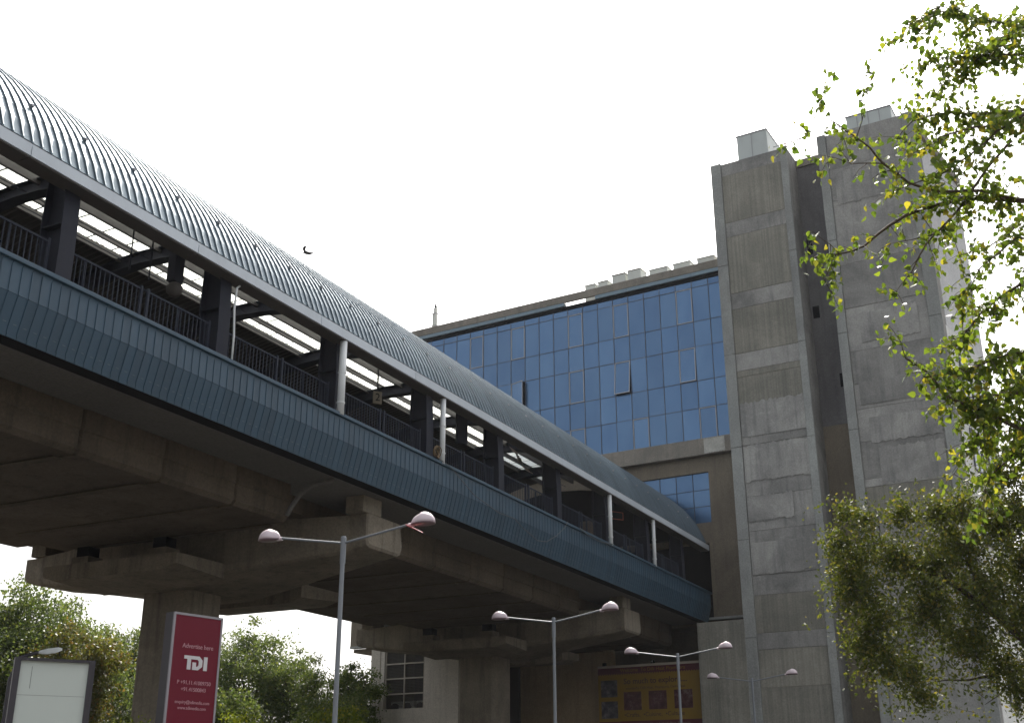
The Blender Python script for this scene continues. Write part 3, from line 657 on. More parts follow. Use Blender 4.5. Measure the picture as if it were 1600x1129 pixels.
# railings, one thing per bay ----------------------------------------
def railing_proto():
    t = thing('railing', '', 'railing', (0, 0, 0), 0, 'railings along the near platform edge')
    L0, L1, mid = .32, 4.71, 2.5
    for a, b_ in ((L0, mid - .11), (mid + .11, L1)):
        for x in (a, b_): MB().box(x - .03, x + .03, -.03, .03, 0, .98).build('post', 'rail', t)
        for z in (.10, .90): MB().box(a + .03, b_ - .03, -.018, .018, z - .02, z + .02).build('rail', 'rail', t)
        n = 15
        bal = MB().box(-.010, .010, -.010, .010, .12, .88).mesh('baluster', 'rail')
        for i in range(1, n): put('baluster', bal, t, (a + (b_ - a) * i / n, 0, 0))
    MB().tube([(L0, .35, 1.12), (L1, .35, 1.12)], .025, 6).build('handrail', 'rail', t)
    for x in (1.0, 4.0): MB().box(x - .02, x + .02, .33, .37, 0, 1.1).build('handrail_post', 'rail', t)
    return t
LBL = ['railing at the left edge of the photo, left of the first canopy column', 'railing between the two thickest canopy columns near the left edge', 'railing between the conduit column and the first white downpipe',
       'railing under the hanging number sign', 'railing right of the cable coil and second downpipe', 'railing beneath the hanging cloth under the canopy', 'railing in the dark bay just left of the third white downpipe',
       'railing in the dark bay just right of the third white downpipe', 'railing in the dark bay right beside the glass building']
rp0 = railing_proto()
for i, lab in enumerate(LBL):
    if i == 0: rp0.location = (CX[0], 18.38, 10.0); rp0['label'] = lab
    else: copy_tree(rp0, (CX[i], 18.38, 10.0), 0, lab)

# ================================================================== VIADUCT
def girder_poly(yn):
    up = [(yn - .04, 8.42), (yn - .04, 7.93), (yn, 7.90), (yn, 7.46), (yn + .12, 7.34)]
    return up + [(28.3, 7.28), (31.8, 8.2), (31.8, 8.42)]
def girder(label, xs, yn=20.2):
    g = thing('girder', label, 'bridge girder', ((xs[0] + xs[-1]) / 2, 25, 7.3), 0, 'concrete girder spans under the platform')
    for a, b_ in zip(xs[:-1], xs[1:]):
        P = girder_poly(yn); m = MB(); c = .035
        def ins(k): return [(y + (k if i < 5 else -k) * (1 if i != 5 else 0), z + (k if 3 <= i <= 6 else 0)) for i, (y, z) in enumerate(P)]
        m.loft([[(a + .012, y, z) for y, z in ins(.05)], [(a + .06, y, z) for y, z in P], [(b_ - .06, y, z) for y, z in P], [(b_ - .012, y, z) for y, z in ins(.05)]])
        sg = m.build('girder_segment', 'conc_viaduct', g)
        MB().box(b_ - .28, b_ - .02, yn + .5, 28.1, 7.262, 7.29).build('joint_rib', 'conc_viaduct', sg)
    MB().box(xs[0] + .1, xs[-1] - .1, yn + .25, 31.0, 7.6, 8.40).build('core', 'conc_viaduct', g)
    return g
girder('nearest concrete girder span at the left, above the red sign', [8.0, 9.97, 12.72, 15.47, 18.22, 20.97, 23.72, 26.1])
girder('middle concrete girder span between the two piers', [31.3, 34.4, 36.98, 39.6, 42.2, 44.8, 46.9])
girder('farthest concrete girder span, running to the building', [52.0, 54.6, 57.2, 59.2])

def pier(X, label, pre):
    p = thing('viaduct_pier', label, 'pier', (X + .8, 26.4, GZ), 0, 'viaduct piers')
    sk = lambda y: .075 * (y - 19) * .5
    m = MB(); c = .22
    x0, x1, y0, y1 = X - .2, X + 1.5, 25.4, 27.5
    m.prism_z([(x0 + c, y0), (x1 - c, y0), (x1, y0 + c), (x1, y1 - c), (x1 - c, y1), (x0 + c, y1), (x0, y1 - c), (x0, y0 + c)], GZ, 6.2)
    m.build('column', 'conc_cap', p)
    secs = [(18.95, 7.0), (19.0, 6.92), (19.6, 6.82), (21.5, 6.62), (23.5, 6.40), (25.3, 6.12), (27.5, 6.12), (29.3, 6.45), (31.3, 6.75), (33.2, 6.98), (33.75, 7.12)]
    rings = []
    for y, zb in secs:
        w_ = 1.1 * max(0, min(1, (y - 20.0) / 3.5, (32.5 - y) / 3.5)); a, b_ = X + sk(y) - w_, X + 2.0 + sk(y) + w_ * .6; r = .2
        if y < 18.99: a += .05; b_ -= .05
        rings.append([(a, y, 7.92), (a, y, zb + r), (a + r * .3, y, zb + r * .3), (a + r, y, zb), (b_ - r * 1.2, y, zb), (b_ - r * .3, y, zb + r * .4), (b_, y, zb + r * 1.2), (b_ - .15, y, 7.92)])
    m = MB(); m.loft(rings); m.build('cap_beam', 'conc_cap', p)
    for a, b_, (u0, u1) in ((X - 3.1, X - 1.0, (0, 1)), (X + 2.9, X + 5.0, (1, 0))):
        ta, tb = (a, b_) if u0 == 0 else (b_, a)      # tip, root
        m = MB()
        rr = []
        for xx, zb in ((ta, 6.16), (tb, 6.02)):
            rr.append([(xx, 23.4, 6.62), (xx, 23.4, zb + .15), (xx, 23.9, zb), (xx, 28.2, zb), (xx, 28.7, zb + .15), (xx, 28.7, 6.62)])
        m.loft(rr); m.build('bearing_shelf', 'conc_cap', p)
        for yy in (24.3, 27.4):
            bx = ta + (.5 if u0 == 0 else -1.1)
            bz = MB().box(bx, bx + .6, yy, yy + .7, 6.625, 6.95).build('bearing_plinth', 'conc_cap', p)
            MB().box(bx + .08, bx + .52, yy + .1, yy + .6, 6.952, 7.27).build('bearing', 'black', bz)
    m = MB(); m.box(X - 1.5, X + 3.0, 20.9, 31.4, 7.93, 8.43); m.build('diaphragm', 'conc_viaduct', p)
    m = MB(); m.box(X - .25, X + .75, 18.95, 19.6, 7.925, 8.435); m.build('stub_column', 'conc_cap', p, bevel=.03)
    m = MB(); m.box(X + .3, X + 1.3, 32.6, 33.3, 7.925, 8.435); m.build('stub_column', 'conc_cap', p, bevel=.03)
    return p
pier(28.25, 'nearer viaduct pier with wide hammerhead cap, behind the red sign', 0)
pier(49.2, 'farther viaduct pier with hammerhead cap, beside the grilled window', 0)
dp = thing('drain_pipe', 'bent drain pipe slanting under the platform slab near the pier cap', 'pipe', (26.2, 19.5, 8.44))
MB().tube([(26.15, 18.75, 8.42), (26.05, 18.9, 8.34), (25.95, 19.35, 8.28), (25.9, 19.7, 8.05), (25.85, 19.95, 7.7), (25.8, 20.05, 7.45)], .07, 10).build('tube', 'conc_slab', dp, smooth=True)

# ================================================================== STREET LAMPS
def lamp_proto():
    t = thing('street_lamp', '', 'street lamp', (0, 0, 0), 0, 'twin armed street lamps along the road')
    H = 4.82 - GZ
    MB().lathe([(.001, 0), (.14, 0), (.13, .02), (.062, .05), (.056, 1.2), (.050, 1.25), (.044, H - .5)], 14).build('pole', 'pole', t, smooth=False, local=True)
    MB().lathe([(.056, H - .52), (.056, H + .0), (.045, H + .03), (.001, H + .03)], 14).build('pole_sleeve', 'pole', t, local=True)
    for s in (1, -1):
        MB().tube([(0, s * .05, H - .10), (0, s * .8, H + .015), (0, s * 1.52, H + .13)], .024, 8).build('arm', 'pole', t, local=True)
        # dome: half ellipsoid, blunt outside and tapering to the arm
        n, k = 18, 7; rings = []
        for i in range(k + 1):
            ph = math.pi / 2 * i / k; rr, zz = math.cos(ph), math.sin(ph)
            ring = []
            for j in range(n):
                a = 2 * math.pi * j / n; ca, sa = math.cos(a), math.sin(a)
                L = .25 if ca > 0 else .28
                w = .165 if ca > 0 else .165 * (1 + ca * .55)
                ring.append((w * sa * max(rr, .02), s * (1.80 + L * ca * max(rr, .02)), H + .13 + zz * .215 - (0.02 if ca < -.5 else 0)))
            rings.append(ring)
        h = MB().loft(rings).build('lamp_head', 'dome', t, smooth=True, local=True)
        rings = []
        for f, z in ((1.02, .13), (1.02, .105), (.86, .095), (.3, .09)):
            rings.append([(.165 * f * math.sin(2 * math.pi * j / n) * (1 if math.cos(2 * math.pi * j / n) > 0 else 1 + .5 * math.cos(2 * math.pi * j / n)), s * (1.80 + (.25 if math.cos(2 * math.pi * j / n) > 0 else .28) * f * math.cos(2 * math.pi * j / n)), H + z) for j in range(n)])
        MB().loft(rings).build('lens', 'lens', h, smooth=True, local=True)
        MB().tube([(0, s * 1.48, H + .115), (0, s * 1.60, H + .115)], .04, 8).build('collar', 'dome', h, local=True)
    return t
lp = lamp_proto()
LAMPS = [((18.78, 13.15), 2, 'nearest and tallest looking street lamp, in front of the nearer pier cap'), ((30.85, 14.1), -2, 'second street lamp, standing in front of the farther pier and brown wall'),
         ((41.1, 13.85), 1, 'third street lamp, standing in front of the yellow and maroon banner'), ((51.7, 14.05), -1, 'farthest and smallest street lamp, in front of the concrete shaft')]
for i, ((x, y), rz, lab) in enumerate(LAMPS):
    if i == 0:
        lp.location = (x, y, GZ); lp.rotation_euler = (0, 0, R(rz)); lp['label'] = lab
    else: copy_tree(lp, (x, y, GZ), R(rz), lab)
hd = [o for o in bpy.data.objects if o.parent == lp and o.name.startswith('lamp_head')][1]
MB().loft([[(-.10, -1.46, 4.82 - GZ + .12), (.10, -1.46, 4.82 - GZ + .12), (.12, -1.72, 4.82 - GZ - .02), (-.12, -1.72, 4.82 - GZ - .02)], [(-.10, -1.47, 4.82 - GZ + .09), (.10, -1.47, 4.82 - GZ + .09), (.12, -1.74, 4.82 - GZ - .04), (-.12, -1.74, 4.82 - GZ - .04)]]).build('red_flap', 'redfilm', hd, local=True)

# ================================================================== BOARDS AND SIGNS
# white board (local x right, -y towards the viewer, z up)
wb = thing('notice_board', 'blank white notice board in a dark frame among the trees', 'billboard', (15.62, 18.06, GZ), R(-34))
w, zt = 1.19, 2.40 - GZ; zb = 1.05 - GZ
MB().box(-.03, w + .03, -.005, .03, zb, zt).build('sheet', 'boardwhite', wb, local=True)
for a in (-.12, w + .02): MB().box(a, a + .11, -.05, .10, 0, zt + .05).build('post', 'frame', wb, local=True)
MB().box(-.02, w + .02, -.07, .10, zt, zt + .05).build('top_rail', 'frame', wb, local=True)
MB().box(-.02, w + .02, -.07, .10, zb - .06, zb).build('bottom_rail', 'frame', wb, local=True)
MB().box(0.0, w, -.007, -.0055, zt - .62, zt - .616).build('seam', 'frame', wb, local=True)
MB().box(.2, .206, -.008, -.0055, zt - .5, zt - .1).build('scratch', 'frame', wb, local=True)
cb = thing('flood_lamp', 'grey street lamp head showing just above the blank white board', 'street lamp', (20.3, 22.4, GZ + .12), R(-30))
MB().tube([(-.9, .1, 0), (-.9, .1, 4.2), (-.75, .08, 4.72), (-.35, .04, 4.86)], .045, 8).build('pole', 'frame', cb, local=True)
MB().loft([[(-.36, -.03, 4.83), (-.36, .03, 4.83), (-.36, .03, 4.89), (-.36, -.03, 4.89)], [(-.2, -.09, 4.82), (-.2, .09, 4.82), (-.2, .09, 4.94), (-.2, -.09, 4.94)], [(.05, -.10, 4.87), (.05, .10, 4.87), (.05, .09, 4.99), (.05, -.09, 4.99)], [(.16, -.04, 4.93), (.16, .04, 4.93), (.16, .03, 4.98), (.16, -.03, 4.98)]]).build('lamp_head', 'pipe', cb, local=True)
# red sign
RS = thing('advertising_sign', 'tall red lit style advertising sign with white TDI logo before the pier', 'sign', (17.62, 16.30, GZ), R(-11))
w, h = 1.21, 3.44 - GZ
MB().box(0, w, .02, .26, .3, h).build('cabinet', 'frame', RS, local=True)
MB().box(.045, w - .045, -.004, .0195, .35, h - .045).build('face', 'signred', RS, local=True)
for (a, b_, c, d_) in ((0, .045, .3, h), (w - .045, w, .3, h), (.045, w - .045, h - .045, h), (.045, w - .045, .3, .35)):
    MB().box(a, b_, -.015, .019, c, d_).build('frame', 'framelight', RS, local=True)
MB().box(.3, .5, .08, .2, 0, .3).build('leg', 'frame', RS, local=True); MB().box(.8, 1.0, .08, .2, 0, .3).build('leg', 'frame', RS, local=True)
text('Advertise here', .125, 'signpink', RS, w / 2 + .04, h - .63, -.008)
# logo: T joined to a D, then an I
lg = MB(); zc = h - .935
def poly(pts):
    n = len(pts); o = [(w / 2 - .27 + x * .80, -.012, zc + z * .72) for x, z in pts]; q = [(w / 2 - .27 + x * .80, -.0045, zc + z * .72) for x, z in pts]
    lg.add(o + q, [list(range(n)), list(range(n, 2 * n))[::-1]] + [[i, (i + 1) % n, (i + 1) % n + n, i + n] for i in range(n)])
poly([(0, .17), (.0, .08), (.10, .08), (.10, -.20), (.21, -.20), (.21, .08), (.30, .08), (.30, .17)])
poly([(.302, .17), (.302, .08), (.41, .08), (.45, .04), (.45, -.07), (.41, -.11), (.37, -.11), (.37, .0), (.26, .0), (.26, -.20), (.44, -.20), (.56, -.10), (.56, .07), (.46, .17)])
poly([(.60, .17), (.60, -.20), (.71, -.20), (.71, .17)])
lg.build('logo', 'signwhite', RS, local=True)
for s_, zz, sz in (('P +91.11.41009750', h - 1.33, .105), ('+91.41500843', h - 1.46, .105), ('enquiry@tdimedia.com', h - 1.70, .088), ('www.tdimedia.com', h - 1.81, .088)):
    text(s_, sz, 'signpink', RS, w / 2 + .02, zz, -.008)
# banner under the viaduct
bo = Vector(B(6.15, -1.35, 0))
bn = thing('banner', 'yellow and maroon crafts market banner hanging in the shade under the viaduct', 'banner', (bo.x, bo.y, 3.0), R(-94.0))
w, h = 6.3, 3.45
MB().box(0, w, 0, .05, 0, h).build('sheet', 'banyellow', bn, local=True)
MB().box(0, w, -.012, -.002, h - .42, h - .12).build('header_band', 'banred', bn, local=True)
zig = MB(); n = 46
for i in range(n):
    a = w * i / n; zig.add([(a, -.011, h - .421), (a + w / n, -.011, h - .421), (a + w / n / 2, -.011, h - .50)], [[0, 1, 2]])
zig.build('fringe', 'banred', bn, local=True)
MB().box(0, w, -.012, -.002, 0, .62).build('footer_band', 'banred', bn, local=True)
MB().box(0, w, -.014, .05, h - .12, h).build('top_hem', 'cream', bn, local=True)
text('Welcome  To Dilli Haat Pitampura', .26, 'banyellow', bn, w / 2, h - .275, -.016)
text('So much to explore....', .40, 'bantext', bn, w * .52, h - .85, -.006, bold=.006)
text('wonderful Dilli Haat, Pitampura, Delhi Haat', .19, 'bantext', bn, w * .52, h - 1.2, -.006)
text('•Crafts,  •Cuisine,  •Culture', .30, 'bantext', bn, w * .5, .92, -.006)
text('Dilli Haat, DTTDC, near Netaji Subhash Place, Pitampura', .17, 'banpale', bn, w * .5, .45, -.016)
text('Metro Station, New Delhi Haat', .17, 'banpale', bn, w * .5, .18, -.016)
def photomat(name, a, b_, c, sc):
    m, nt, bs, N, L = _new(name)
    v = noise(nt, (1, 1, 1), sc, 6, 0.75)
    r = N.new('ShaderNodeValToRGB'); L.new(v, r.inputs[0]); e = r.color_ramp.elements
    e[0].position = .38; e[0].color = (*a, 1); e[1].position = .52; e[1].color = (*b_, 1); x = e.new(.62); x.color = (*c, 1)
    L.new(r.outputs[0], bs.inputs['Base Color']); bs.inputs['Roughness'].default_value = .7; return m
M['photo_a'] = photomat('printed craft picture', (.05, .012, .015), (.10, .035, .035), (.17, .115, .10), 3.2)
M['photo_b'] = photomat('printed scene picture', (.02, .02, .03), (.08, .07, .08), (.19, .18, .18), 2.6)
for i in range(3): MB().box(1.47 + i * 1.42, 2.47 + i * 1.42, -.012, -.002, 1.16, 2.08).build('printed_picture', 'photo_a', bn, local=True)
for x in (.16, 5.75):
    for z in (.78, 1.85): MB().box(x, min(x + .95, w - .02), -.012, -.002, z, z + .86).build('printed_picture', 'photo_b', bn, local=True)
fr = MB()
for x in (.3, 3.1, 5.9): fr.box(x, x + .18, -.05, .1, h, h + .16)
fr.build('hanger', 'black', bn, local=True)
# platform number sign on a rod
ns = thing('number_sign', 'small hanging platform sign reading 2 on a thin rod', 'sign', (28.2, 18.75, 11.3), R(-35))
MB().box(-.14, .14, -.03, .03, 0, .40).build('board', 'signnum', ns, local=True)
MB().box(-.02, .02, -.02, .02, .40, 1.75).build('rod', 'steel', ns, local=True)
text('2', .34, 'black', ns, 0, .20, -.034)
# small hanging lamp box and other hanging things on the platform
hb = thing('camera_housing', 'pale dome camera on a dark hanging bracket under the canopy', 'camera', (19.3, 18.9, 11.55))
MB().box(-.16, .16, -.12, .12, .25, 1.6).build('bracket', 'steel', hb, local=True)
MB().lathe([(.001, -.14), (.12, -.10), (.19, .0), (.20, .14), (.10, .24), (.001, .26)], 14, (.02, 0, 0)).build('dome', 'soffit', hb, smooth=True, local=True)
MB().tube([(.2, 0, .2), (.28, 0, .45), (.2, 0, .75), (.18, 0, 1.2)], .018, 6).build('cable', 'black', hb, local=True)
dpn = thing('hanging_box', 'dark upright box hanging from a canopy rafter past the second downpipe', 'display', (34.0, 19.0, 11.6), R(-35))  # plain dark upright box on a hanger
MB().box(-.2, .2, -.08, .08, 0, 1.4).build('casing', 'steel', dpn, local=True)
MB().box(-.05, .05, -.03, .03, 1.4, 2.2).build('hanger', 'steel', dpn, local=True)
for x, y in ((17.9, 19.3), (18.6, 19.4)):
    pass
rd = thing('conduit_rod', 'thin dark rods dropping from the canopy beside the camera', 'rod', (18.2, 19.2, 12.6))
MB().tube([(-.1, 0, -.9), (-.1, 0, .9)], .02, 6).build('rod', 'steel', rd, local=True); MB().tube([(.55, 0, -.9), (.55, 0, .9)], .02, 6).build('rod', 'steel', rd, local=True)
es = thing('hanging_sign', 'small dim sign with an orange outline hanging right of the third downpipe', 'sign', (48.1, 18.9, 11.75), R(-35))
MB().box(-.5, .5, -.03, .03, 0, .36).build('board', 'black', es, local=True)
m = MB()
for (a, b_, c, d_) in ((-.5, .5, .33, .36), (-.5, .5, 0, .03), (-.5, -.47, .03, .33), (.47, .5, .03, .33)): m.box(a, b_, -.036, -.031, c, d_)
m.build('outline', 'orange', es, local=True); MB().box(-.02, .02, -.02, .02, .36, 1.3).build('rod', 'steel', es, local=True)
ys = thing('yellow_box', 'dull yellow box on the dark platform left of the third downpipe', 'box', (46.2, 19.4, 10.7))
MB().box(-.35, .35, -.2, .2, 0, .5).build('body', 'yellowcable', ys, bevel=.02, local=True); MB().box(-.37, .37, -.22, .22, .5, .55).build('lid', 'yellowcable', ys, local=True)
# coil of cable, loose cable and cloth
co = thing('cable_coil', 'ochre coil of cable lying on the platform edge by the second downpipe', 'cable', (30.45, 17.96, 10.03))
for k in range(4):
    r_ = .135 + .02 * k
    MB().tube([(r_ * math.cos(a) , -.02 - .025 * k + .03 * math.sin(a * 2 + k), .20 + r_ * math.sin(a)) for a in [2 * math.pi * i / 22 for i in range(23)]], .016, 6).build('turn', 'yellowcable', co, local=True)
lc = MB().tube([(30.54, 17.92, 10.06), (31.3, 17.9, 9.98), (31.85, 17.9, 9.78), (32.91, 17.9, 9.40), (34.77, 17.9, 9.16), (36.0, 17.92, 9.22), (36.7, 17.93, 9.02), (37.97, 17.96, 8.80), (38.75, 17.95, 8.90), (39.58, 17.92, 9.28), (40.3, 17.9, 9.72), (40.66, 17.91, 10.03)], .013, 6).build('loose_cable', 'greycable')
tag(lc, 'loose grey cable looping down over the blue fascia panels', 'cable')
lc2 = MB().tube([(41.8, 17.9, 10.02), (42.6, 17.9, 9.88), (43.7, 17.9, 9.85), (44.9, 17.9, 9.95), (45.5, 17.92, 10.04)], .022, 6).build('loose_cable', 'greycable')
tag(lc2, 'short slack cable on the fascia edge left of the third downpipe', 'cable')
clo = MB(); rings = []
for i in range(15):
    a = i / 14; x = 39.9 + 1.5 * a; z = 12.9 - .5 * a + (-.55 * math.sin(math.pi * min(1, a * 1.15)) if a > .3 else 0) * .6
    rings.append([(x, 19.7 + .12 * math.sin(9 * a), z), (x + .05, 19.7 + .12 * math.sin(9 * a) + .02, z - .02), (x + .08, 20.0 + .1 * math.sin(7 * a + 1), z + .28 - .1 * a), (x, 20.0 + .1 * math.sin(7 * a + 1), z + .30 - .1 * a)])
clo = clo.loft(rings).build('hanging_cloth', 'cloth', None, smooth=True)
tag(clo, 'pale bundled cloth slung under the canopy before the dark bays', 'cloth')

# ================================================================== SERVICE ROOM BEYOND THE VIADUCT
ro = P0 + NV * -5.0
def Q(s, d, z):
    p = Vector((54.0, 24.0, 0)) + U * s + NV * d; return (p.x, p.y, z)
rm = thing('service_room', 'pale plastered room with a grilled window beyond the farther pier', 'room', tuple(Q(9, 0, GZ)))
z0, z1, s0, s1 = 4.40, 7.46, 8.62, 11.27
for (a, b_, c, d_) in ((s1, 12.12, GZ, 9.2), (5.0, s0, GZ, 9.2), (s0, s1, GZ, z0), (s0, s1, 7.52, 9.2)):
    MB(Q).box(a, b_, 0, .3, c, d_).build('wall', 'plaster_room', rm)
MB(Q).box(11.55, 12.16, -.04, -.002, GZ, 9.2).build('pilaster', 'plaster_room', rm)
MB(Q).box(5.0, 12.12, .3, 4.0, GZ, 3.6).build('floor_block', 'conc_brown', rm)
MB(Q).box(5.0, 12.1, 3.8, 4.0, 3.6, 9.2).build('back_wall', 'darkroof', rm); MB(Q).box(5.0, 12.1, .3, 3.8, 9.0, 9.2).build('ceiling', 'conc_brown', rm)
MB(Q).box(11.9, 12.1, .3, 3.8, 3.6, 9.0).build('end_wall', 'conc_brown', rm)
g = thing('window_grille', 'eight light cream bars and wire mesh over the dark window opening', 'grille', tuple(Q(9.9, .1, z0)))
zz = [4.42, 5.17, 5.97, 6.75, 7.47]
for z in zz[1:]: MB(Q).box(s0 + .02, s1 - .02, .06, .12, z - .035, z + .035).build('bar', 'cream', g)
for s in (s0 + .02, 9.93, s1 - .09): MB(Q).box(s, s + .07, .055, .125, z0, 7.52).build('upright', 'cream', g)
for a, b_ in ((s0 + .1, 9.92), (10.01, s1 - .1)):
    for c, d_ in zip(zz[:-1], zz[1:]):
        m = MB(Q); n = 14
        for i in range(n + 1): x = a + (b_ - a) * i / n; m.box(x - .010, x + .010, .13, .145, c + .03, d_ - .03)
        for i in range(10): z = c + .04 + (d_ - c - .08) * i / 9; m.box(a, b_, .146, .16, z - .010, z + .010)
        m.build('wire_mesh', 'mesh', g)['kind'] = 'stuff'
for s, lab in ((10.75, 'left one of three air conditioner units behind the grilled window'), (9.93, 'middle one of three air conditioner units behind the grilled window'), (9.08, 'right one of three air conditioner units behind the grilled window')):
    a = thing('air_conditioner', lab, 'air conditioner', tuple(Q(s, .8, 3.6)), 0, 'air conditioners behind the grille')
    MB(Q).box(s - .36, s + .36, .5, .85, 4.0, 4.82).build('casing', 'acwhite', a, bevel=.02)
    MB(Q).tube([(s + .08, .44, 4.50), (s + .08, .495, 4.50)], .24, 16).build('fan_guard', 'frame', a)
    MB(Q).box(s - .3, s + .3, .5, .8, 3.61, 3.99).build('stand', 'frame', a)

# ================================================================== BIRDS
def bird(name, label, loc, rz, k, spread):
    me = bpy.data.meshes.new(name); b = bmesh.new(); ly = b.verts.layers.skin.verify()
    def V(x, y, z, r):
        v = b.verts.new((x * k, y * k, z * k)); v[ly].radius = (r * k, r * k * .7); return v
    tail, tb, bd, br, nk, hd, bk = V(-.42, 0, -.02, .05), V(-.28, 0, 0, .05), V(-.05, 0, 0, .10), V(.1, 0, 0, .11), V(.2, 0, .03, .07), V(.28, 0, .05, .065), V(.36, 0, .03, .015)
    for a, c in ((tail, tb), (tb, bd), (bd, br), (br, nk), (nk, hd), (hd, bk)): b.edges.new((a, c))
    for s in (1, -1):
        p = bd
        for x, y, z, r in ([(.05, .12, .05, .14), (.0, .25, .12, .15), (-.12, .34, .18, .12), (-.34, .34, .20, .04)] if spread else [(-.1, .10, .0, .05), (-.3, .09, -.05, .04), (-.46, .03, -.08, .02)]):
            q = V(x, s * y, z, r); b.edges.new((p, q)); p = q
    if not spread:
        for s in (1, -1):
            q = V(.0, s * .04, -.18, .015); b.edges.new((bd, q))
    for e in b.verts: e[ly].use_root = False
    bd[ly].use_root = True
    b.to_mesh(me); b.free(); me.materials.append(M['birdblack'])
    o = put(name, me, None, loc, (R(18) if spread else 0, R(-10) if spread else R(-35), rz))
    o.modifiers.new('skin', 'SKIN'); s = o.modifiers.new('sub', 'SUBSURF'); s.levels = 1; s.render_levels = 1
    return tag(o, label, 'bird')
bird('bird', 'dark bird flying alone in the white sky above the ribbed roof', (35.6, 27.6, 21.65), R(75), .62, True)
x, y, z = B(19.9, 2.6, 31.9)
bird('bird', 'dark bird perched on top of the slim chimney pipe', (x, y, z), R(200), .62, False)

# ================================================================== FOLIAGE
def leaf_cloud(name, pos, size, mat, parent, down=0.5, shape='leaf', rng=RNG, kind=None):
    n = len(pos)
    if shape == 'heart':
        base = np.array([[0, 0, 0], [-.36, .12, .05], [-.42, .42, .06], [0, 1.1, -.05], [.42, .42, .06], [.36, .12, .05]]); fcs = [[0, 1, 2, 3], [0, 3, 4, 5]]
    else:
        base = np.array([[0, 0, 0], [-.27, .4, .06], [0, 1.0, 0], [.27, .4, .06]]); fcs = [[0, 1, 2], [0, 2, 3]]
    d = rng.normal(size=(n, 3)); d[:, 2] -= down * 1.6; d /= np.linalg.norm(d, axis=1)[:, None]
    r = rng.normal(size=(n, 3)); r -= d * (r * d).sum(1)[:, None]; r /= np.linalg.norm(r, axis=1)[:, None]
    u = np.cross(r, d); sz = size * rng.uniform(.6, 1.2, n)
    V = pos[:, None, :] + sz[:, None, None] * (base[None, :, 0:1] * r[:, None, :] + base[None, :, 1:2] * d[:, None, :] + base[None, :, 2:3] * u[:, None, :])
    V = V.reshape(-1, 3); k = len(base)
    if parent is not None: V = V - np.array(mw(parent).translation)
    F = np.concatenate([np.array(f)[None, :] + (np.arange(n) * k)[:, None] for f in fcs]) if len(fcs[0]) == len(fcs[1]) else None
    me = bpy.data.meshes.new(name); nf, lv = F.shape
    me.vertices.add(len(V)); me.vertices.foreach_set('co', V.astype(np.float32).ravel())
    me.loops.add(nf * lv); me.loops.foreach_set('vertex_index', F.astype(np.int32).ravel())
    me.polygons.add(nf); me.polygons.foreach_set('loop_start', (np.arange(nf) * lv).astype(np.int32))
    me.update(calc_edges=True); me.validate(); me.materials.append(M[mat])
    o = put(name, me, parent)
    if kind: o['kind'] = kind
    return o
def clumps(center, rad, n_clump, per, spread, squash=.85, rng=RNG, hollow=.55):
    out = []
    for _ in range(n_clump):
        v = rng.normal(size=3); v /= np.linalg.norm(v); rr = rad * (hollow + (1 - hollow) * rng.random() ** .6) * rng.uniform(.8, 1.06)
        c = np.array(center) + v * rr * np.array([1, 1, squash])
        s = spread * rng.uniform(.55, 1.3)
        out.append(c + rng.normal(size=(int(per * rng.uniform(.5, 1.3)), 3)) * s * np.array([1, 1, .6]))
    return np.concatenate(out)
def limb_tube(mb, pts, r0, r1, n=7):
    # resample with a gentle wobble so limbs are not straight sticks
    P = [Vector(p) for p in pts]; out = []
    for a, b_ in zip(P[:-1], P[1:]):
        for t in (0, .5):
            q = a.lerp(b_, t)
            if t: q += Vector((random.gauss(0, 1), random.gauss(0, 1), random.gauss(0, 1))) * (b_ - a).length * .03
            out.append(q)
    out.append(P[-1]); mb.tube(out, r0, n, r1)

# --- trees beyond the viaduct
TREES = [('dist', 0, 'leaf_far', 'broad green tree behind the blank white board, at the left edge', .19), ('dist', 3, 'leaf_far', 'round dark green tree between the rusty tree and the pier column', .16),
         ('dist', 5, 'leaf_far', 'largest round green tree just right of the red sign', .19), ('dist', 6, 'leaf_far', 'green tree behind the nearest lamp pole, right of the largest round one', .16), ('dist', 7, 'leaf_far', 'small green tree right beside the pale room wall', .16),
         ('dist', 2, 'leaf_rust', 'rust tinged tree just right of the blank white board', .18)]
EXTRA = {0: [1], 3: [4], 5: [8], 6: [9]}
for _, i, mt, lab, ls in TREES:
    cx, cy, cz, rr = DIST_TREES[i]
    t = thing('tree', lab, 'tree', (cx, cy, GZ), 0, 'trees beyond the viaduct')
    tr = MB(); tr.tube([(cx + .1, cy, GZ), (cx, cy + .1, 1.0), (cx + .15, cy, cz - rr * .4)], .26, 10, .15)
    for k in range(9):
        a = k * 2.4; e = rr * random.uniform(.5, .85)
        tr_pts = [(cx + .05, cy, cz - rr * random.uniform(.5, .9)), (cx + e * .5 * math.cos(a), cy + e * .5 * math.sin(a), cz - rr * .1), (cx + e * math.cos(a), cy + e * math.sin(a), cz + rr * random.uniform(.1, .6))]
        limb_tube(tr, tr_pts, .09, .02)
    tr.build('trunk', 'barkdark', t)
    P = [clumps((cx, cy, cz), rr, int(80 * (rr / 2.5) ** 1.6), 190, rr * .15, .9, hollow=.3), clumps((cx, cy, cz - rr * .9), rr * .8, 50, 150, rr * .2, .8, hollow=.2)]
    for j in EXTRA.get(i, []):
        ex, ey, ez, er = DIST_TREES[j]; P.append(clumps((ex, ey, ez), er, int(75 * (er / 2.5) ** 1.5), 170, er * .18, .9, hollow=.2))
    P.append(clumps((cx, cy, cz + rr * .35), rr * .75, 12, 70, rr * .12, 1.0, hollow=.9))
    leaf_cloud('crown', np.concatenate(P), ls, mt, t, .35)
sh = thing('shrub', 'yellow green shrub at the foot of the pier, left of the red sign', 'shrub', (17.5, 16.9, GZ))
st = MB()
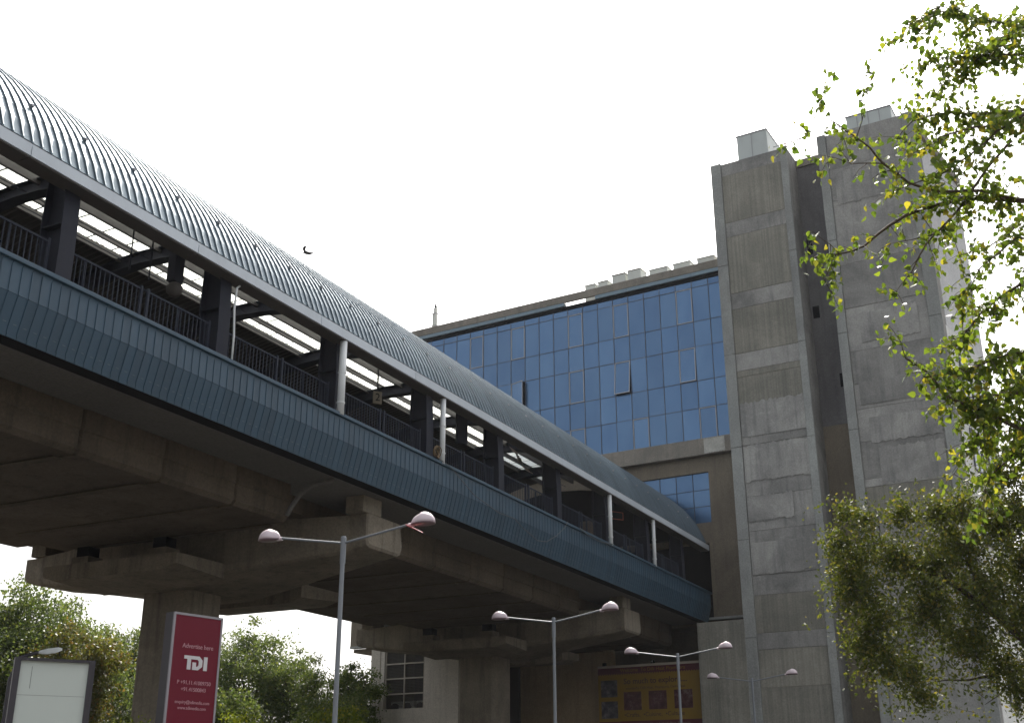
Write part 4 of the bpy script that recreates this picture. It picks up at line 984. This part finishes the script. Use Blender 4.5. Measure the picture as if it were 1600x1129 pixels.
for k in range(7):
    a = k * .9; st.tube([(17.5, 16.9, GZ), (17.5 + .12 * math.cos(a), 16.9 + .12 * math.sin(a), .3), (17.5 + .35 * math.cos(a), 16.9 + .35 * math.sin(a), 1.25)], .018, 6, .006)
st.build('stem', 'bark', sh)
leaf_cloud('foliage', np.concatenate([clumps((17.5, 16.95, 1.02), .52, 60, 34, .11, .75), clumps((17.5, 16.95, .2), .5, 40, 30, .14, 1)]), .075, 'leaf_lime', sh, .2)
for (px, py, pz, rr, lab) in ((33.5, 23.3, 2.0, 1.15, 'light yellow green bush behind the nearest lamp pole, low at the frame edge'), (40.2, 32.6, 2.3, 1.3, 'light yellow green bush low beside the right edge of the red sign'), (45.6, 31.6, 3.2, 1.2, 'light yellow green bush low beside the pale room wall')):
    b_ = thing('bush', lab, 'bush', (px, py, GZ), 0, 'low bushes beyond the viaduct')
    st = MB()
    for k in range(6):
        a = k * 1.05; st.tube([(px, py, GZ), (px + .2 * math.cos(a), py + .2 * math.sin(a), pz - 1.4), (px + .7 * math.cos(a), py + .7 * math.sin(a), pz)], .035, 6, .01)
    st.build('stem', 'bark', b_)
    leaf_cloud('foliage', np.concatenate([clumps((px, py, pz), rr, 60, 60, rr * .17, .8), clumps((px, py, pz - 1.4), rr, 40, 50, rr * .2, .9)]), .15, 'leaf_lime', b_, .3)

# --- peepal tree with heart shaped leaves (trunk stands right of the frame)
pp = thing('peepal_tree', 'nearer tree with heart shaped sunlit leaves reaching in at the upper right', 'tree', (17.4, -2.6, GZ))
mb = MB(); tk = [(17.5, -2.6, GZ), (17.45, -2.5, 1.5), (17.4, -2.45, 4.5)] + PEEPAL_TRUNK[3:]
limb_tube(mb, tk, .26, .06, 12)
mb.build('trunk', 'bark', pp)
mb = MB()
leafpos = []; twg = MB()
for pts, r0, r1 in PEEPAL_LIMBS:
    limb_tube(mb, pts, r0, r1)
mb.build('branch', 'bark', pp)
def walk(pts, step):
    P = [np.array(p) for p in pts]; out = []
    for a, b_ in zip(P[:-1], P[1:]):
        n = max(1, int(np.linalg.norm(b_ - a) / step))
        for i in range(n): out.append((a + (b_ - a) * (i / n), (b_ - a) / np.linalg.norm(b_ - a)))
    out.append((P[-1], (P[-1] - P[-2]) / np.linalg.norm(P[-1] - P[-2])))
    return out
for li, (pts, r0, r1) in enumerate(PEEPAL_LIMBS):
    wl_ = walk(pts, .17); n = len(wl_)
    for i, (p, d) in enumerate(wl_):
        f = i / max(1, n - 1)
        if r0 > .02 and f < .22: 
            if RNG.random() < .35: continue
        # right hand, inner parts of the crown carry denser twigs
        nt_ = 1 if RNG.random() < (.9 if p[1] > 1.35 else .97) else 0
        if p[1] < 1.2: nt_ += (4 if p[2] > 8.9 or p[2] < 6.6 else 1)
        if i == n - 1: nt_ = 2
        if p[1] < .9 and p[2] < 9.0 and RNG.random() < .6: nt_ += 1
        for _ in range(nt_):
            v = d * RNG.uniform(.3, 1.0) + RNG.normal(size=3) * .62; v[2] -= .12; v /= np.linalg.norm(v)
            Lt = RNG.uniform(.18, .52) * (1.0 if p[1] > 1.3 else 1.25)
            a, b_, c = p, p + v * Lt * .55, p + v * Lt + np.array([0, 0, -.06])
            twg.tube([tuple(a), tuple(b_), tuple(c)], .006, 4, .0025)
            k = int(Lt / .040) + 1
            for j in range(k):
                q = a + (c - a) * ((j + .8) / k) + RNG.normal(size=3) * .035
                leafpos.append(q)
            if i == n - 1: leafpos += [c + RNG.normal(size=3) * .07 for _ in range(3)]
twg.build('twig', 'bark', pp)['kind'] = 'stuff'
leafpos = np.array(leafpos)
vis = np.array([[ (Vector(q) @ CAMROT)[0] / -(Vector(q) @ CAMROT)[2], np.linalg.norm(q)] for q in leafpos])
order = np.argsort(np.where(vis[:, 0] < .40, vis[:, 1], 1e6) - 3.0 * leafpos[:, 1])
first, rest = leafpos[order[:300]], leafpos[order[300:]]
leaf_cloud('leaves', rest, .092, 'leaf_peepal', pp, .75, 'heart', kind='stuff')
one = MB().add([(0, 0, 0), (-.36, .12, .05), (-.42, .42, .06), (0, 1.1, -.05), (.42, .42, .06), (.36, .12, .05)], [[0, 1, 2, 3], [0, 3, 4, 5]]).mesh('leaf', 'leaf_peepal_one')
pb = mw(pp).translation
for q in first:
    d = RNG.normal(size=3); d[2] -= 1.2; d = Vector(d).normalized(); s = 0.092 * random.uniform(.65, 1.25)
    rot = (d.to_track_quat('Y', 'Z') @ Vector((1, 0, 0)).to_track_quat('X', 'Z')).to_euler()
    rot.rotate_axis('Y', random.uniform(0, 6.28))
    put('leaf', one, pp, tuple(Vector(q) - pb), tuple(rot), scale=(s, s, s))
# --- bushy tree with small leaves, lower right
bt = thing('bushy_tree', 'farther dense olive tree with tiny leaves at the lower right', 'tree', (25.8, -.8, GZ))
mb = MB(); limb_tube(mb, [(25.8, -.8, GZ), (25.7, -.7, -.6), BUSHY_LIMBS[0][0][0]], .24, .12, 12); mb.build('trunk', 'barkdark', bt)
mb = MB(); twg = MB()
for pts, r0, r1 in BUSHY_LIMBS: limb_tube(mb, pts, r0, r1)
mb.build('branch', 'barkdark', bt)
P = []
for x, y, z, r in BUSHY_CLUMPS:
    n = int(104 * (r / .8) ** 2) + 12
    for _ in range(n):
        v = RNG.normal(size=3); v /= np.linalg.norm(v); c = np.array([x, y, z]) + v * r * (abs(RNG.normal()) * .68 + .05)
        s = RNG.uniform(.07, .24); dr = RNG.normal(size=3); dr /= np.linalg.norm(dr)
        k = int(RNG.uniform(8, 24))
        P.append(c + RNG.normal(size=(k, 3)) * s * .6 + dr * RNG.uniform(-.25, .25, (k, 1)))
        if RNG.random() < .25: twg.tube([tuple(c - dr * .25), tuple(c), tuple(c + dr * .25)], .006, 4, .003)
twg.build('twig', 'barkdark', bt)['kind'] = 'stuff'
P = np.concatenate(P)
leaf_cloud('leaves', P, .10, 'leaf_bushy', bt, .25, 'leaf', kind='stuff')

# ================================================================== 0.0012
hz = bpy.data.materials.new('summer haze'); hz.use_nodes = True; n_ = hz.node_tree.nodes; n_.clear()
ho = n_.new('ShaderNodeOutputMaterial'); pv = n_.new('ShaderNodeVolumePrincipled')
pv.inputs['Color'].default_value = (0.92, 0.95, 1.0, 1); pv.inputs['Density'].default_value = 0.00013; pv.inputs['Anisotropy'].default_value = 0.2
hz.node_tree.links.new(pv.outputs[0], ho.inputs['Volume'])
M['haze'] = hz
tag(MB().box(-130, 270, -170, 230, -3.3, 40).build('haze', 'haze'), kind='stuff')
